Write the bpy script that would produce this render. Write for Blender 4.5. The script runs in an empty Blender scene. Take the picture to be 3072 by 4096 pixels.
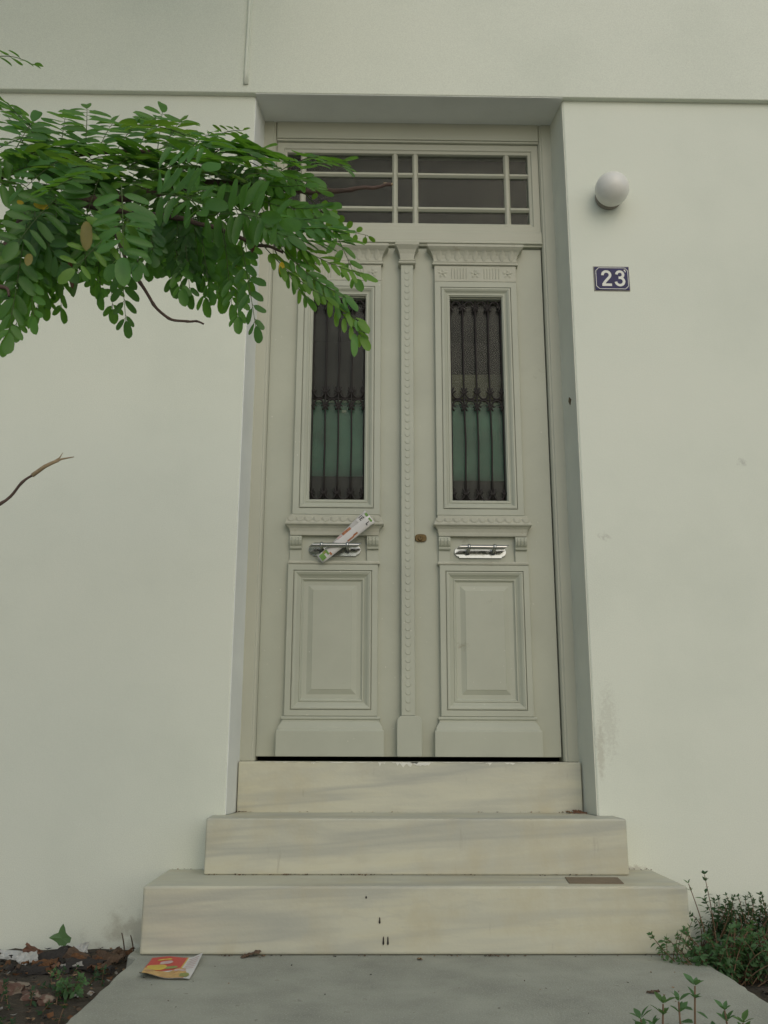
import bpy, bmesh, math, random
from mathutils import Vector, Matrix, noise
R = math.radians
random.seed(5)
scene = bpy.context.scene
COL = scene.collection

# ------------------------------------------------------------------ camera
cam_d = bpy.data.cameras.new('camera'); cam = bpy.data.objects.new('camera', cam_d); COL.objects.link(cam)
cam_d.sensor_fit = 'VERTICAL'; cam_d.sensor_height = 36.0; cam_d.sensor_width = 27.0
cam_d.lens = 32.55; cam_d.clip_start = 0.05; cam_d.clip_end = 400
yaw, pitch, roll = R(0.956), R(13.956), R(0.193)
fw = Vector((math.sin(yaw)*math.cos(pitch), math.cos(yaw)*math.cos(pitch), math.sin(pitch)))
rt = Vector((math.cos(yaw), -math.sin(yaw), 0)); up = rt.cross(fw)
rt, up = math.cos(roll)*rt + math.sin(roll)*up, -math.sin(roll)*rt + math.cos(roll)*up
mw = Matrix((rt, up, -fw)).transposed().to_4x4(); mw.translation = (-0.165, -3.534, 0.646)
cam.matrix_world = mw
scene.camera = cam

# ------------------------------------------------------------------ sky, sun, exposure
SUN_AZ, SUN_EL = R(163), R(36)           # azimuth clockwise from +Y: in front of the wall, to the right
world = bpy.data.worlds.new('World'); scene.world = world; world.use_nodes = True
wn = world.node_tree.nodes; wl = world.node_tree.links
sky = wn.new('ShaderNodeTexSky'); sky.sky_type = 'NISHITA'; sky.sun_disc = False
sky.sun_elevation = SUN_EL; sky.sun_rotation = SUN_AZ; sky.dust_density = 2.0; sky.air_density = 1.0; sky.ozone_density = 0.3
bg = wn['Background']; bg.inputs['Strength'].default_value = 0.15
wl.new(sky.outputs['Color'], bg.inputs['Color'])
sun_d = bpy.data.lights.new('sun', 'SUN'); sun_d.energy = 0.62; sun_d.angle = R(100); sun_d.color = (0.97, 1.0, 0.84)
sun = bpy.data.objects.new('sun', sun_d); COL.objects.link(sun)
sd = Vector((math.sin(SUN_AZ)*math.cos(SUN_EL), math.cos(SUN_AZ)*math.cos(SUN_EL), math.sin(SUN_EL)))
sun.rotation_euler = sd.to_track_quat('Z', 'Y').to_euler(); sun.location = (4, -6, 8)
vs = scene.view_settings
vs.view_transform = 'Standard'; vs.look = 'None'; vs.gamma = 1.0; vs.use_curve_mapping = False; vs.exposure = -0.47
scene.render.engine = 'CYCLES'

# ------------------------------------------------------------------ materials
def new_mat(name):
    m = bpy.data.materials.new(name); m.use_nodes = True
    return m, m.node_tree.nodes, m.node_tree.links, m.node_tree.nodes['Principled BSDF']
def N(nt, t, **kw):
    n = nt.new(t)
    for k, v in kw.items():
        if k in n.inputs: n.inputs[k].default_value = v
        else: setattr(n, k, v)
    return n
def ramp(nt, stops):
    r = nt.new('ShaderNodeValToRGB'); e = r.color_ramp.elements
    while len(e) < len(stops): e.new(0.5)
    for i, (p_, c) in enumerate(stops):
        e[i].position = p_; e[i].color = (*c, 1) if len(c) == 3 else c
    return r
def coords(nt, lk, scale=(1, 1, 1), kind='Object'):
    tc = nt.new('ShaderNodeTexCoord'); mp = nt.new('ShaderNodeMapping'); mp.inputs['Scale'].default_value = scale
    lk.new(tc.outputs[kind], mp.inputs['Vector']); return mp.outputs['Vector']
def mixc(nt, lk, fac, a, b, blend='MIX'):
    x = nt.new('ShaderNodeMix'); x.data_type = 'RGBA'; x.blend_type = blend
    for sock, v in ((x.inputs[0], fac), (x.inputs[6], a), (x.inputs[7], b)):
        if hasattr(v, 'is_output') or isinstance(v, bpy.types.NodeSocket): lk.new(v, sock)
        else: sock.default_value = v if isinstance(v, float) else (*v, 1)
    return x.outputs[2]
def bump(nt, lk, h, b, strength=.3, dist=.01):
    n = nt.new('ShaderNodeBump'); n.inputs['Strength'].default_value = strength; n.inputs['Distance'].default_value = dist
    lk.new(h, n.inputs['Height']); lk.new(n.outputs['Normal'], b.inputs['Normal'])
MAT = {}
def painted(name, col, rough=.6, var=.10, scale=3.0, bscale=60, bstr=.15, bdist=.003, dirt=None, metal=0.0, spec=.5, specks=None):
    m, nt, lk, b = new_mat(name)
    v = coords(nt, lk)
    n1 = N(nt, 'ShaderNodeTexNoise', Scale=scale, Detail=6.0, Roughness=.6); lk.new(v, n1.inputs['Vector'])
    c0 = tuple(x*(1-var) for x in col); c1 = tuple(min(1, x*(1+var)) for x in col)
    r = ramp(nt, [(.3, c0), (.7, c1)]); lk.new(n1.outputs['Fac'], r.inputs['Fac'])
    out = r.outputs['Color']
    if dirt:
        n2 = N(nt, 'ShaderNodeTexNoise', Scale=dirt[1], Detail=8.0, Roughness=.7); lk.new(v, n2.inputs['Vector'])
        r2 = ramp(nt, [(dirt[2], (0, 0, 0)), (dirt[2]+.08, (1, 1, 1))]); lk.new(n2.outputs['Fac'], r2.inputs['Fac'])
        out = mixc(nt, lk, r2.outputs['Color'], out, dirt[0])
    if specks:
        n5 = N(nt, 'ShaderNodeTexNoise', Scale=specks[1], Detail=3.0, Roughness=.5); lk.new(v, n5.inputs['Vector'])
        r5 = ramp(nt, [(specks[2], (0, 0, 0)), (specks[2]+.03, (.8, .8, .8))]); lk.new(n5.outputs['Fac'], r5.inputs['Fac'])
        out = mixc(nt, lk, r5.outputs['Color'], out, specks[0])
    lk.new(out, b.inputs['Base Color'])
    n3 = N(nt, 'ShaderNodeTexNoise', Scale=bscale, Detail=5.0, Roughness=.6); lk.new(v, n3.inputs['Vector'])
    bump(nt, lk, n3.outputs['Fac'], b, bstr, bdist)
    b.inputs['Roughness'].default_value = rough; b.inputs['Metallic'].default_value = metal; b.inputs['Specular IOR Level'].default_value = spec
    MAT[name] = m; return m

def wall_material():
    m, nt, lk, b = new_mat('wall_plaster')
    v = coords(nt, lk)
    n1 = N(nt, 'ShaderNodeTexNoise', Scale=1.3, Detail=7.0, Roughness=.62); lk.new(v, n1.inputs['Vector'])
    r = ramp(nt, [(.30, (.665, .705, .60)), (.5, (.715, .752, .642)), (.72, (.74, .77, .66))]); lk.new(n1.outputs['Fac'], r.inputs['Fac'])
    out = r.outputs['Color']
    # splash and scuff stains beside the doorway, low on the wall
    def blob(cx, cz, sx, sz):
        mp = nt.new('ShaderNodeMapping'); tc = nt.new('ShaderNodeTexCoord'); lk.new(tc.outputs['Object'], mp.inputs['Vector'])
        mp.inputs['Location'].default_value = (-cx/sx, 0, -cz/sz); mp.inputs['Scale'].default_value = (1/sx, 0.0, 1/sz)
        g = nt.new('ShaderNodeTexGradient'); g.gradient_type = 'SPHERICAL'; lk.new(mp.outputs['Vector'], g.inputs['Vector']); return g.outputs['Fac']
    def stain(out, cx, cz, sx, sz, scale, thr, col, amt):
        n2 = N(nt, 'ShaderNodeTexNoise', Scale=scale, Detail=4.0, Roughness=.6); lk.new(v, n2.inputs['Vector'])
        mt = nt.new('ShaderNodeMath'); mt.operation = 'MULTIPLY'; lk.new(n2.outputs['Fac'], mt.inputs[0]); lk.new(blob(cx, cz, sx, sz), mt.inputs[1])
        r2 = ramp(nt, [(thr, (0, 0, 0)), (thr+.16, (amt, amt, amt))]); lk.new(mt.outputs[0], r2.inputs['Fac'])
        return mixc(nt, lk, r2.outputs['Color'], out, col)
    out = stain(out, .735, .72, .09, .34, 75, .27, (.54, .55, .46), .42)
    out = stain(out, .70, .62, .04, .26, 45, .26, (.46, .45, .36), .5)
    out = stain(out, .76, 1.43, .08, .05, 70, .33, (.45, .45, .38), .5)
    out = stain(out, -.95, -.02, .5, .22, 14, .30, (.40, .39, .30), .6)
    out = stain(out, .80, .205, .10, .03, 60, .25, (.42, .40, .33), .6)
    out = stain(out, 1.33, 1.74, .05, .05, 60, .30, (.45, .46, .40), .6)
    ng = N(nt, 'ShaderNodeTexNoise', Scale=330.0, Detail=2.0); lk.new(v, ng.inputs['Vector'])
    rg = ramp(nt, [(.3, (.90, .90, .90)), (.7, (1.06, 1.06, 1.06))]); lk.new(ng.outputs['Fac'], rg.inputs['Fac'])
    out = mixc(nt, lk, 1.0, out, rg.outputs['Color'], 'MULTIPLY')
    lk.new(out, b.inputs['Base Color'])
    n3 = N(nt, 'ShaderNodeTexNoise', Scale=45.0, Detail=6.0, Roughness=.65); lk.new(v, n3.inputs['Vector'])
    n4 = N(nt, 'ShaderNodeTexNoise', Scale=3.5, Detail=3.0); lk.new(v, n4.inputs['Vector'])
    ad = nt.new('ShaderNodeMath'); ad.operation = 'MULTIPLY_ADD'; ad.inputs[1].default_value = 4.0; lk.new(n4.outputs['Fac'], ad.inputs[0]); lk.new(n3.outputs['Fac'], ad.inputs[2])
    bump(nt, lk, ad.outputs[0], b, .16, .003)
    b.inputs['Roughness'].default_value = .75; b.inputs['Specular IOR Level'].default_value = .3
    MAT['wall_plaster'] = m
wall_material()
MAT['upper_plaster'] = MAT['wall_plaster']

def marble():
    m, nt, lk, b = new_mat('marble')
    v = coords(nt, lk, (.62, 1.5, 2.7))
    oi = nt.new('ShaderNodeObjectInfo')
    ad = nt.new('ShaderNodeVectorMath'); ad.operation = 'ADD'; lk.new(v, ad.inputs[0])
    cmb = nt.new('ShaderNodeCombineXYZ'); ml = nt.new('ShaderNodeMath'); ml.operation = 'MULTIPLY'; ml.inputs[1].default_value = 37.0
    lk.new(oi.outputs['Random'], ml.inputs[0]); lk.new(ml.outputs[0], cmb.inputs[0]); lk.new(ml.outputs[0], cmb.inputs[2]); lk.new(cmb.outputs[0], ad.inputs[1])
    rot = nt.new('ShaderNodeVectorRotate'); rot.rotation_type = 'Y_AXIS'; rot.inputs['Angle'].default_value = .24; lk.new(ad.outputs[0], rot.inputs['Vector'])
    n1 = N(nt, 'ShaderNodeTexNoise', Scale=2.4, Detail=9.0, Roughness=.66, Distortion=.4); lk.new(rot.outputs[0], n1.inputs['Vector'])
    r1 = ramp(nt, [(.26, (.42, .425, .345)), (.40, (.50, .50, .40)), (.52, (.55, .545, .425)), (.62, (.545, .53, .395)), (.75, (.46, .455, .355))]); lk.new(n1.outputs['Fac'], r1.inputs['Fac'])
    # grey veins
    n2 = N(nt, 'ShaderNodeTexNoise', Scale=1.9, Detail=9.0, Roughness=.62, Distortion=.2); lk.new(rot.outputs[0], n2.inputs['Vector'])
    r2 = ramp(nt, [(.42, (0, 0, 0)), (.475, (.22, .22, .22)), (.52, (0, 0, 0)), (.60, (0, 0, 0)), (.615, (.2, .2, .2)), (.635, (0, 0, 0))]); lk.new(n2.outputs['Fac'], r2.inputs['Fac'])
    out = mixc(nt, lk, r2.outputs['Color'], r1.outputs['Color'], (.38, .385, .33))
    vv_ = nt.new('ShaderNodeVectorMath'); vv_.operation = 'MULTIPLY'; vv_.inputs[1].default_value = (.42, 1, 1.7); lk.new(rot.outputs[0], vv_.inputs[0])
    n6 = N(nt, 'ShaderNodeTexNoise', Scale=1.1, Detail=5.0, Roughness=.5, Distortion=.15); lk.new(vv_.outputs[0], n6.inputs['Vector'])
    r6 = ramp(nt, [(.38, (0, 0, 0)), (.435, (.6, .6, .6)), (.465, (.10, .10, .10)), (.50, (0, 0, 0)), (.55, (.38, .38, .38)), (.60, (0, 0, 0))]); lk.new(n6.outputs['Fac'], r6.inputs['Fac'])
    out = mixc(nt, lk, r6.outputs['Color'], out, (.34, .35, .31))
    # ochre stains and dirty streaks
    v2 = coords(nt, lk, (3, 3, 2))
    n3 = N(nt, 'ShaderNodeTexNoise', Scale=1.4, Detail=6.0, Roughness=.65); lk.new(v2, n3.inputs['Vector'])
    r3 = ramp(nt, [(.48, (0, 0, 0)), (.70, (.6, .6, .6))]); lk.new(n3.outputs['Fac'], r3.inputs['Fac'])
    out = mixc(nt, lk, r3.outputs['Color'], out, (.46, .415, .27))
    v3 = coords(nt, lk, (30, 30, 5))
    n4 = N(nt, 'ShaderNodeTexNoise', Scale=1.0, Detail=5.0, Roughness=.6); lk.new(v3, n4.inputs['Vector'])
    r4 = ramp(nt, [(.65, (0, 0, 0)), (.74, (.4, .4, .4))]); lk.new(n4.outputs['Fac'], r4.inputs['Fac'])
    out = mixc(nt, lk, r4.outputs['Color'], out, (.30, .27, .20))
    lk.new(out, b.inputs['Base Color'])
    n5 = N(nt, 'ShaderNodeTexNoise', Scale=90.0, Detail=4.0); lk.new(coords(nt, lk), n5.inputs['Vector'])
    bump(nt, lk, n5.outputs['Fac'], b, .18, .003)
    b.inputs['Roughness'].default_value = .55
    MAT['marble'] = m
marble()
painted('concrete', (.33, .34, .28), .9, .20, 4.0, 140, .7, .004, dirt=((.21, .205, .165), 16.0, .62), specks=((.45, .45, .39), 230, .60))
painted('door_paint', (.42, .44, .352), .5, .06, 4, 40, .16, .002, dirt=((.33, .33, .25), 7.0, .66), specks=((.62, .62, .54), 70, .735))
painted('frame_paint', (.44, .45, .36), .5, .05, 2.0, 40, .12, .002, dirt=((.33, .335, .26), 6.0, .68))
painted('carved_paint', (.45, .455, .365), .6, .06, 14.0, 90, .3, .003, dirt=((.34, .32, .235), 26.0, .63))
painted('old_white_paint', (.70, .70, .62), .6, .08, 20, 80, .3)
painted('wrought_iron', (.014, .011, .009), .7, .3, 20, 120, .4, .002)
painted('brass', (.10, .072, .032), .42, .25, 30, 80, .2, .002, metal=.8)
painted('dark_hole', (.01, .01, .01), .8)
painted('lamp_white', (.74, .74, .68), .30, .03, 6, 50, .03)
painted('lamp_base', (.30, .27, .22), .5, .15, 20, 60, .2)
painted('enamel_blue', (.018, .018, .085), .4, .25, 30, 40, .1, dirt=((.07, .03, .04), 40, .62), spec=.25)
painted('enamel_white', (.66, .68, .62), .3, .06, 40, 60, .1)
painted('interior_dark', (.035, .032, .028), .9, .2)
painted('teal_cloth', (.125, .24, .21), .9, .30, 5, 40, .3, .004)
painted('tan_reflection', (.15, .125, .09), .9, .25, 5, 30, .3)
painted('paper_white', (.66, .65, .62), .6, .05, 12, 30, .1)
painted('paper_grey', (.50, .49, .47), .6, .1, 12, 30, .1)
painted('print_black', (.02, .02, .022), .5)
painted('print_green', (.16, .32, .07), .5, .3, 60)
painted('print_orange', (.42, .17, .08), .5, .4, 90)
painted('print_red', (.55, .035, .025), .45, .08, 20)
painted('print_yellow', (.62, .45, .06), .5, .15, 40)
painted('print_tan', (.58, .36, .12), .5, .3, 50, dirt=((.45, .16, .08), 40, .56))
painted('print_lightgreen', (.25, .28, .07), .5, .25, 50)
painted('print_pink', (.55, .40, .38), .5, .1, 50)
painted('cardboard', (.20, .155, .10), .8, .15, 12, 60, .3)
painted('bark', (.085, .055, .042), .85, .35, 30, 160, .8, .004)
painted('bark_pale', (.30, .23, .13), .8, .25, 40, 160, .6, .003)
painted('trunk_bark', (.12, .095, .075), .9, .35, 8, 30, 1.0, .03)
painted('dead_brown', (.14, .065, .035), .7, .4, 30)
painted('litter_tan', (.26, .17, .09), .8, .35, 40)
painted('litter_brown', (.10, .065, .04), .85, .4, 40)
painted('litter_dark', (.03, .026, .022), .85, .3, 40)
painted('litter_rust', (.13, .060, .022), .8, .4, 30)
painted('litter_grey', (.28, .27, .24), .85, .2, 40)
painted('shard_white', (.45, .46, .43), .5, .06, 20)
painted('brick_red', (.13, .075, .055), .9, .3, 20, 60, .6, dirt=((.24, .20, .15), 30, .5))
painted('soil', (.060, .048, .032), .95, .45, 9, 40, 1.0, .02, dirt=((.12, .10, .07), 40, .58))
painted('reveal_sky_tint', (.735, .762, .715), .7, .05, 4, 60, .2, .002)  # white with the left side's bluish skylight mixed in; the soffit shares it
painted('reveal_cream', (.66, .675, .575), .7, .05, 4, 60, .2, .002)
painted('street_paving', (.46, .45, .40), .9, .15, 2.0, 50, .4, .006)
painted('roof_tile', (.30, .16, .10), .9, .2)

def chrome():
    m, nt, lk, b = new_mat('chrome'); b.inputs['Base Color'].default_value = (.40, .41, .39, 1); b.inputs['Metallic'].default_value = 1
    n = N(nt, 'ShaderNodeTexNoise', Scale=60.0, Detail=4.0); lk.new(coords(nt, lk), n.inputs['Vector'])
    r = ramp(nt, [(.4, (.10, .10, .10)), (.8, (.30, .30, .30))]); lk.new(n.outputs['Fac'], r.inputs['Fac']); lk.new(r.outputs['Color'], b.inputs['Roughness'])
    MAT['chrome'] = m
chrome()
def glass():
    m, nt, lk, b = new_mat('dusty_glass'); nt.remove(b); out = nt['Material Output']
    v = coords(nt, lk)
    tr = nt.new('ShaderNodeBsdfTransparent'); tr.inputs['Color'].default_value = (.80, .86, .80, 1)
    gl = nt.new('ShaderNodeBsdfGlossy'); gl.inputs['Roughness'].default_value = .25; gl.inputs['Color'].default_value = (.55, .55, .55, 1)
    n = N(nt, 'ShaderNodeTexNoise', Scale=55.0, Detail=3.0); lk.new(v, n.inputs['Vector'])
    bp = nt.new('ShaderNodeBump'); bp.inputs['Strength'].default_value = .35; bp.inputs['Distance'].default_value = .004
    lk.new(n.outputs['Fac'], bp.inputs['Height']); lk.new(bp.outputs['Normal'], gl.inputs['Normal'])
    fr = nt.new('ShaderNodeFresnel'); fr.inputs['IOR'].default_value = 1.30
    mx = nt.new('ShaderNodeMixShader'); lk.new(fr.outputs[0], mx.inputs[0]); lk.new(tr.outputs[0], mx.inputs[1]); lk.new(gl.outputs[0], mx.inputs[2])
    df = nt.new('ShaderNodeBsdfDiffuse'); df.inputs['Color'].default_value = (.45, .43, .36, 1)
    n2 = N(nt, 'ShaderNodeTexNoise', Scale=9.0, Detail=8.0, Roughness=.7); lk.new(v, n2.inputs['Vector'])
    r = ramp(nt, [(.35, (.014, .014, .014)), (.62, (.05, .05, .05)), (.74, (.10, .10, .10)), (.78, (.4, .4, .4))]); lk.new(n2.outputs['Fac'], r.inputs['Fac'])
    mx2 = nt.new('ShaderNodeMixShader'); lk.new(r.outputs['Color'], mx2.inputs[0]); lk.new(mx.outputs[0], mx2.inputs[1]); lk.new(df.outputs[0], mx2.inputs[2])
    lk.new(mx2.outputs[0], out.inputs['Surface']); MAT['dusty_glass'] = m
glass()
def leafmat(name, top, back, trans, rough=.42):
    m, nt, lk, b = new_mat(name); out = nt['Material Output']
    v = coords(nt, lk, (1, 1, 1), 'Generated')
    n = N(nt, 'ShaderNodeTexNoise', Scale=3.0, Detail=4.0); lk.new(v, n.inputs['Vector'])
    oi = nt.new('ShaderNodeObjectInfo')
    a = nt.new('ShaderNodeMath'); a.operation = 'MULTIPLY_ADD'; a.inputs[1].default_value = .55; a.inputs[2].default_value = .25
    lk.new(oi.outputs['Random'], a.inputs[0])
    s = nt.new('ShaderNodeMath'); s.operation = 'MULTIPLY_ADD'; s.inputs[1].default_value = .6; s.inputs[2].default_value = -.3; lk.new(n.outputs['Fac'], s.inputs[0])
    s2 = nt.new('ShaderNodeMath'); s2.operation = 'ADD'; lk.new(s.outputs[0], s2.inputs[0]); lk.new(a.outputs[0], s2.inputs[1])
    r = ramp(nt, [(.1, tuple(x*.72 for x in top)), (.9, tuple(x*1.3 for x in top))]); lk.new(s2.outputs[0], r.inputs['Fac'])
    geo = nt.new('ShaderNodeNewGeometry')
    c = mixc(nt, lk, geo.outputs['Backfacing'], r.outputs['Color'], back)
    lk.new(c, b.inputs['Base Color']); b.inputs['Roughness'].default_value = rough; b.inputs['Specular IOR Level'].default_value = .35
    tl = nt.new('ShaderNodeBsdfTranslucent'); tl.inputs['Color'].default_value = (*trans, 1)
    mx = nt.new('ShaderNodeMixShader'); mx.inputs[0].default_value = .40
    lk.new(b.outputs[0], mx.inputs[1]); lk.new(tl.outputs[0], mx.inputs[2]); lk.new(mx.outputs[0], out.inputs['Surface'])
    MAT[name] = m
leafmat('leaf_g', (.064, .155, .036), (.092, .178, .055), (.19, .44, .03))
leafmat('leaf_m', (.075, .190, .048), (.10, .20, .068), (.20, .46, .03))
leafmat('leaf_d', (.048, .118, .031), (.070, .138, .046), (.12, .31, .025))
leafmat('leaf_l', (.110, .230, .035), (.130, .240, .055), (.22, .42, .030))
leafmat('leaf_y', (.55, .40, .03), (.50, .38, .05), (.50, .35, .03))
leafmat('leaf_o', (.20, .18, .04), (.22, .19, .06), (.28, .25, .03))
leafmat('leaf_b', (.10, .045, .028), (.12, .06, .04), (.12, .05, .02))
leafmat('leaf_stalk', (.10, .15, .05), (.10, .15, .05), (.12, .2, .04))
leafmat('weed_leaf', (.10, .195, .085), (.125, .21, .11), (.15, .32, .07), .6)
leafmat('weed_dark', (.048, .105, .048), (.065, .12, .06), (.07, .17, .04), .6)
leafmat('weed_fresh', (.100, .190, .060), (.12, .20, .08), (.14, .27, .05), .55)
painted('weed_stem', (.16, .10, .055), .7, .3, 40)

# ------------------------------------------------------------------ mesh helpers
class Mesh:
    def __init__(s): s.v = []; s.f = []; s.m = []
    def add(s, vs_, fs, mi=0):
        o = len(s.v); s.v += [tuple(x) for x in vs_]; s.f += [tuple(i+o for i in f) for f in fs]; s.m += [mi]*len(fs)
    def box(s, x0, x1, y0, y1, z0, z1, mi=0):
        s.add([(x0,y0,z0),(x1,y0,z0),(x1,y1,z0),(x0,y1,z0),(x0,y0,z1),(x1,y0,z1),(x1,y1,z1),(x0,y1,z1)],
              [(0,3,2,1),(4,5,6,7),(0,1,5,4),(1,2,6,5),(2,3,7,6),(3,0,4,7)], mi)
    def prism(s, poly, z0, z1, mi=0):            # footprint polygon (ccw) extruded in z
        n = len(poly)
        s.add([(x,y,z0) for x,y in poly]+[(x,y,z1) for x,y in poly],
              [tuple(reversed(range(n))), tuple(range(n,2*n))]+[(i,(i+1)%n,n+(i+1)%n,n+i) for i in range(n)], mi)
    def plate(s, poly, y0, y1, mi=0):            # xz polygon (ccw seen from -Y) extruded in y; y0 is the front
        n = len(poly)
        s.add([(x,y0,z) for x,z in poly]+[(x,y1,z) for x,z in poly],
              [tuple(range(n)), tuple(reversed(range(n,2*n)))]+[(i,n+i,n+(i+1)%n,(i+1)%n) for i in range(n)], mi)
    def rect_sweep(s, x0, x1, z0, z1, prof, cap=False, mi=0):
        rings = [[(x0+a,y,z0+a),(x1-a,y,z0+a),(x1-a,y,z1-a),(x0+a,y,z1-a)] for a, y in prof]
        vs_ = [p for r in rings for p in r]; fs = []
        for k in range(len(rings)-1):
            for i in range(4): fs.append((4*k+i, 4*k+(i+1)%4, 4*k+4+(i+1)%4, 4*k+4+i))
        if cap: k = 4*(len(rings)-1); fs.append((k,k+1,k+2,k+3))
        s.add(vs_, fs, mi)
    def molding(s, x0, x1, yb, b, prof, mi=0):   # horizontal moulding with mitred returns; prof [(projection,z)] bottom to top
        vs_ = []
        for p, z in prof: vs_ += [(x0-p,yb,z),(x0-p,yb-b-p,z),(x1+p,yb-b-p,z),(x1+p,yb,z)]
        fs = [(3,2,1,0)]; n = len(prof)
        for k in range(n-1):
            for i in range(3): fs.append((4*k+i,4*k+i+1,4*k+5+i,4*k+4+i))
        k = 4*(n-1); fs.append((k,k+1,k+2,k+3)); s.add(vs_, fs, mi)
    def tube(s, pts, r0, r1=None, seg=8, mi=0, cap=True, rad=None):
        pts = [Vector(p) for p in pts]; r1 = r0 if r1 is None else r1; n = len(pts); vs_ = []; fs = []
        prev = None
        for i, p in enumerate(pts):
            d = (pts[min(i+1,n-1)]-pts[max(i-1,0)]).normalized()
            if prev is None:
                a = Vector((0,0,1)) if abs(d.z) < .9 else Vector((1,0,0)); e1 = d.cross(a).normalized()
            else: e1 = (prev - d*prev.dot(d)).normalized()
            prev = e1; e2 = d.cross(e1); r = rad[i] if rad else r0+(r1-r0)*i/max(1,n-1)
            for k in range(seg): t = 2*math.pi*k/seg; vs_.append(p+e1*math.cos(t)*r+e2*math.sin(t)*r)
        for i in range(n-1):
            for k in range(seg): fs.append((i*seg+k,i*seg+(k+1)%seg,(i+1)*seg+(k+1)%seg,(i+1)*seg+k))
        if cap: fs.append(tuple(reversed(range(seg)))); fs.append(tuple(range((n-1)*seg,n*seg)))
        s.add(vs_, fs, mi)
    def lathe(s, prof, c, axis='Y', seg=32, mi=0):  # prof [(radius, along)]
        vs_ = []; fs = []; n = len(prof)
        for r, a in prof:
            for k in range(seg):
                t = 2*math.pi*k/seg
                if axis == 'Y': vs_.append((c[0]+r*math.cos(t), c[1]+a, c[2]+r*math.sin(t)))
                else: vs_.append((c[0]+r*math.cos(t), c[1]+r*math.sin(t), c[2]+a))
        for i in range(n-1):
            for k in range(seg): fs.append((i*seg+k,(i+1)*seg+k,(i+1)*seg+(k+1)%seg,i*seg+(k+1)%seg))
        fs.append(tuple(range(seg))); fs.append(tuple(reversed(range((n-1)*seg,n*seg))))
        s.add(vs_, fs, mi)
    def data(s, name, mats, smooth=False):
        me = bpy.data.meshes.new(name); me.from_pydata(s.v, [], s.f)
        for m in (mats if isinstance(mats, (list, tuple)) else [mats]): me.materials.append(MAT[m])
        for i, p in enumerate(me.polygons): p.material_index = s.m[i]; p.use_smooth = smooth
        me.update(); return me
    def build(s, name, mats, parent=None, smooth=False, bevel=0, recalc=True, seg=2):
        me = s.data(name, mats, smooth)
        if recalc:
            bm = bmesh.new(); bm.from_mesh(me); bmesh.ops.recalc_face_normals(bm, faces=bm.faces); bm.to_mesh(me); bm.free()
        o = bpy.data.objects.new(name, me); COL.objects.link(o)
        if parent: o.parent = parent; o.matrix_parent_inverse = Matrix.Translation(parent.location).inverted()
        if bevel:
            b = o.modifiers.new('bevel', 'BEVEL'); b.width = bevel; b.segments = seg; b.limit_method = 'ANGLE'; b.angle_limit = R(40)
        if smooth == 'auto': pass
        return o
def empty(name, loc, label, cat, group=None):
    o = bpy.data.objects.new(name, None); COL.objects.link(o); o.location = loc; o.empty_display_size = .1
    tag(o, label, cat, group); return o
def tag(o, label=None, cat=None, group=None, kind=None):
    if label: o['label'] = label
    if cat: o['category'] = cat
    if group: o['group'] = group
    if kind: o['kind'] = kind
    return o
def obj(name, me, parent=None):
    o = bpy.data.objects.new(name, me); COL.objects.link(o)
    if parent: o.parent = parent; o.matrix_parent_inverse = Matrix.Translation(parent.location).inverted()
    return o
def ribbon(pts, w):                               # 2D stroke -> list of quads (polygons)
    pts = [Vector(p) for p in pts]; L = []; Rr = []
    for i, p in enumerate(pts):
        d = (pts[min(i+1,len(pts)-1)]-pts[max(i-1,0)]).normalized(); nn = Vector((-d.y, d.x))*w/2
        L.append(p+nn); Rr.append(p-nn)
    return [(L[i],L[i+1],Rr[i+1],Rr[i]) for i in range(len(pts)-1)]
def arc(cx, cz, r, a0, a1, n=14, rz=None):
    rz = rz or r
    return [(cx+r*math.cos(R(a0+(a1-a0)*i/n)), cz+rz*math.sin(R(a0+(a1-a0)*i/n))) for i in range(n+1)]

# ------------------------------------------------------------------ ground and path
def axis(lo, hi, a, b, st):
    l = [lo, lo*.5, lo*.2] ; x = a
    while x < b: l.append(x); x += st
    return l+[b, hi*.2, hi*.5, hi]
xs = axis(-60, 60, -2.6, 2.6, .055); ys = axis(-60, 60, -2.6, .3, .055)
g = Mesh(); vv = []
for y in ys:
    for x in xs:
        z = -.062
        if abs(x) < 2.7 and -2.7 < y < .35: z += .028*noise.noise((x*2.3, y*2.3, 1)) + .014*noise.noise((x*9, y*9, 4))
        vv.append((x, y, z))
nx = len(xs)
g.add(vv, [(j*nx+i, j*nx+i+1, (j+1)*nx+i+1, (j+1)*nx+i) for j in range(len(ys)-1) for i in range(nx-1)])
tag(g.build('ground', 'soil', smooth=True, recalc=False), kind='structure')
pv = Mesh(); pv.box(-30, 30, -14, -2.05, -.2, -.04); tag(pv.build('street', 'street_paving', bevel=.01), kind='structure')
# concrete path: a slab with broken edges
pth = Mesh(); left = []; right = []
yy = -.012
while yy > -1.62:
    left.append((-.872+.012*noise.noise((yy*7, 0, 0))+.006*noise.noise((yy*25, 3, 0))-(.03 if yy > -.42 else 0), yy))
    right.append((.868+.014*noise.noise((yy*5, 9, 0))+.006*noise.noise((yy*25, 5, 0))+.02*max(0, -yy-.7), yy)); yy -= .035
outline = left+list(reversed(right))
n_ = len(outline)
top = [(x, y, .006*noise.noise((x*2, y*2, 7))*0 - .0) for x, y in outline]
pth.add([(x, y, 0) for x, y in outline]+[(x+(.010 if x > 0 else -.010), y, -.13) for x, y in outline],
        [tuple(range(n_))]+[(i, n_+i, n_+(i+1)%n_, (i+1)%n_) for i in range(n_)])
tag(pth.build('path', 'concrete', bevel=.006), kind='structure')

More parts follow.
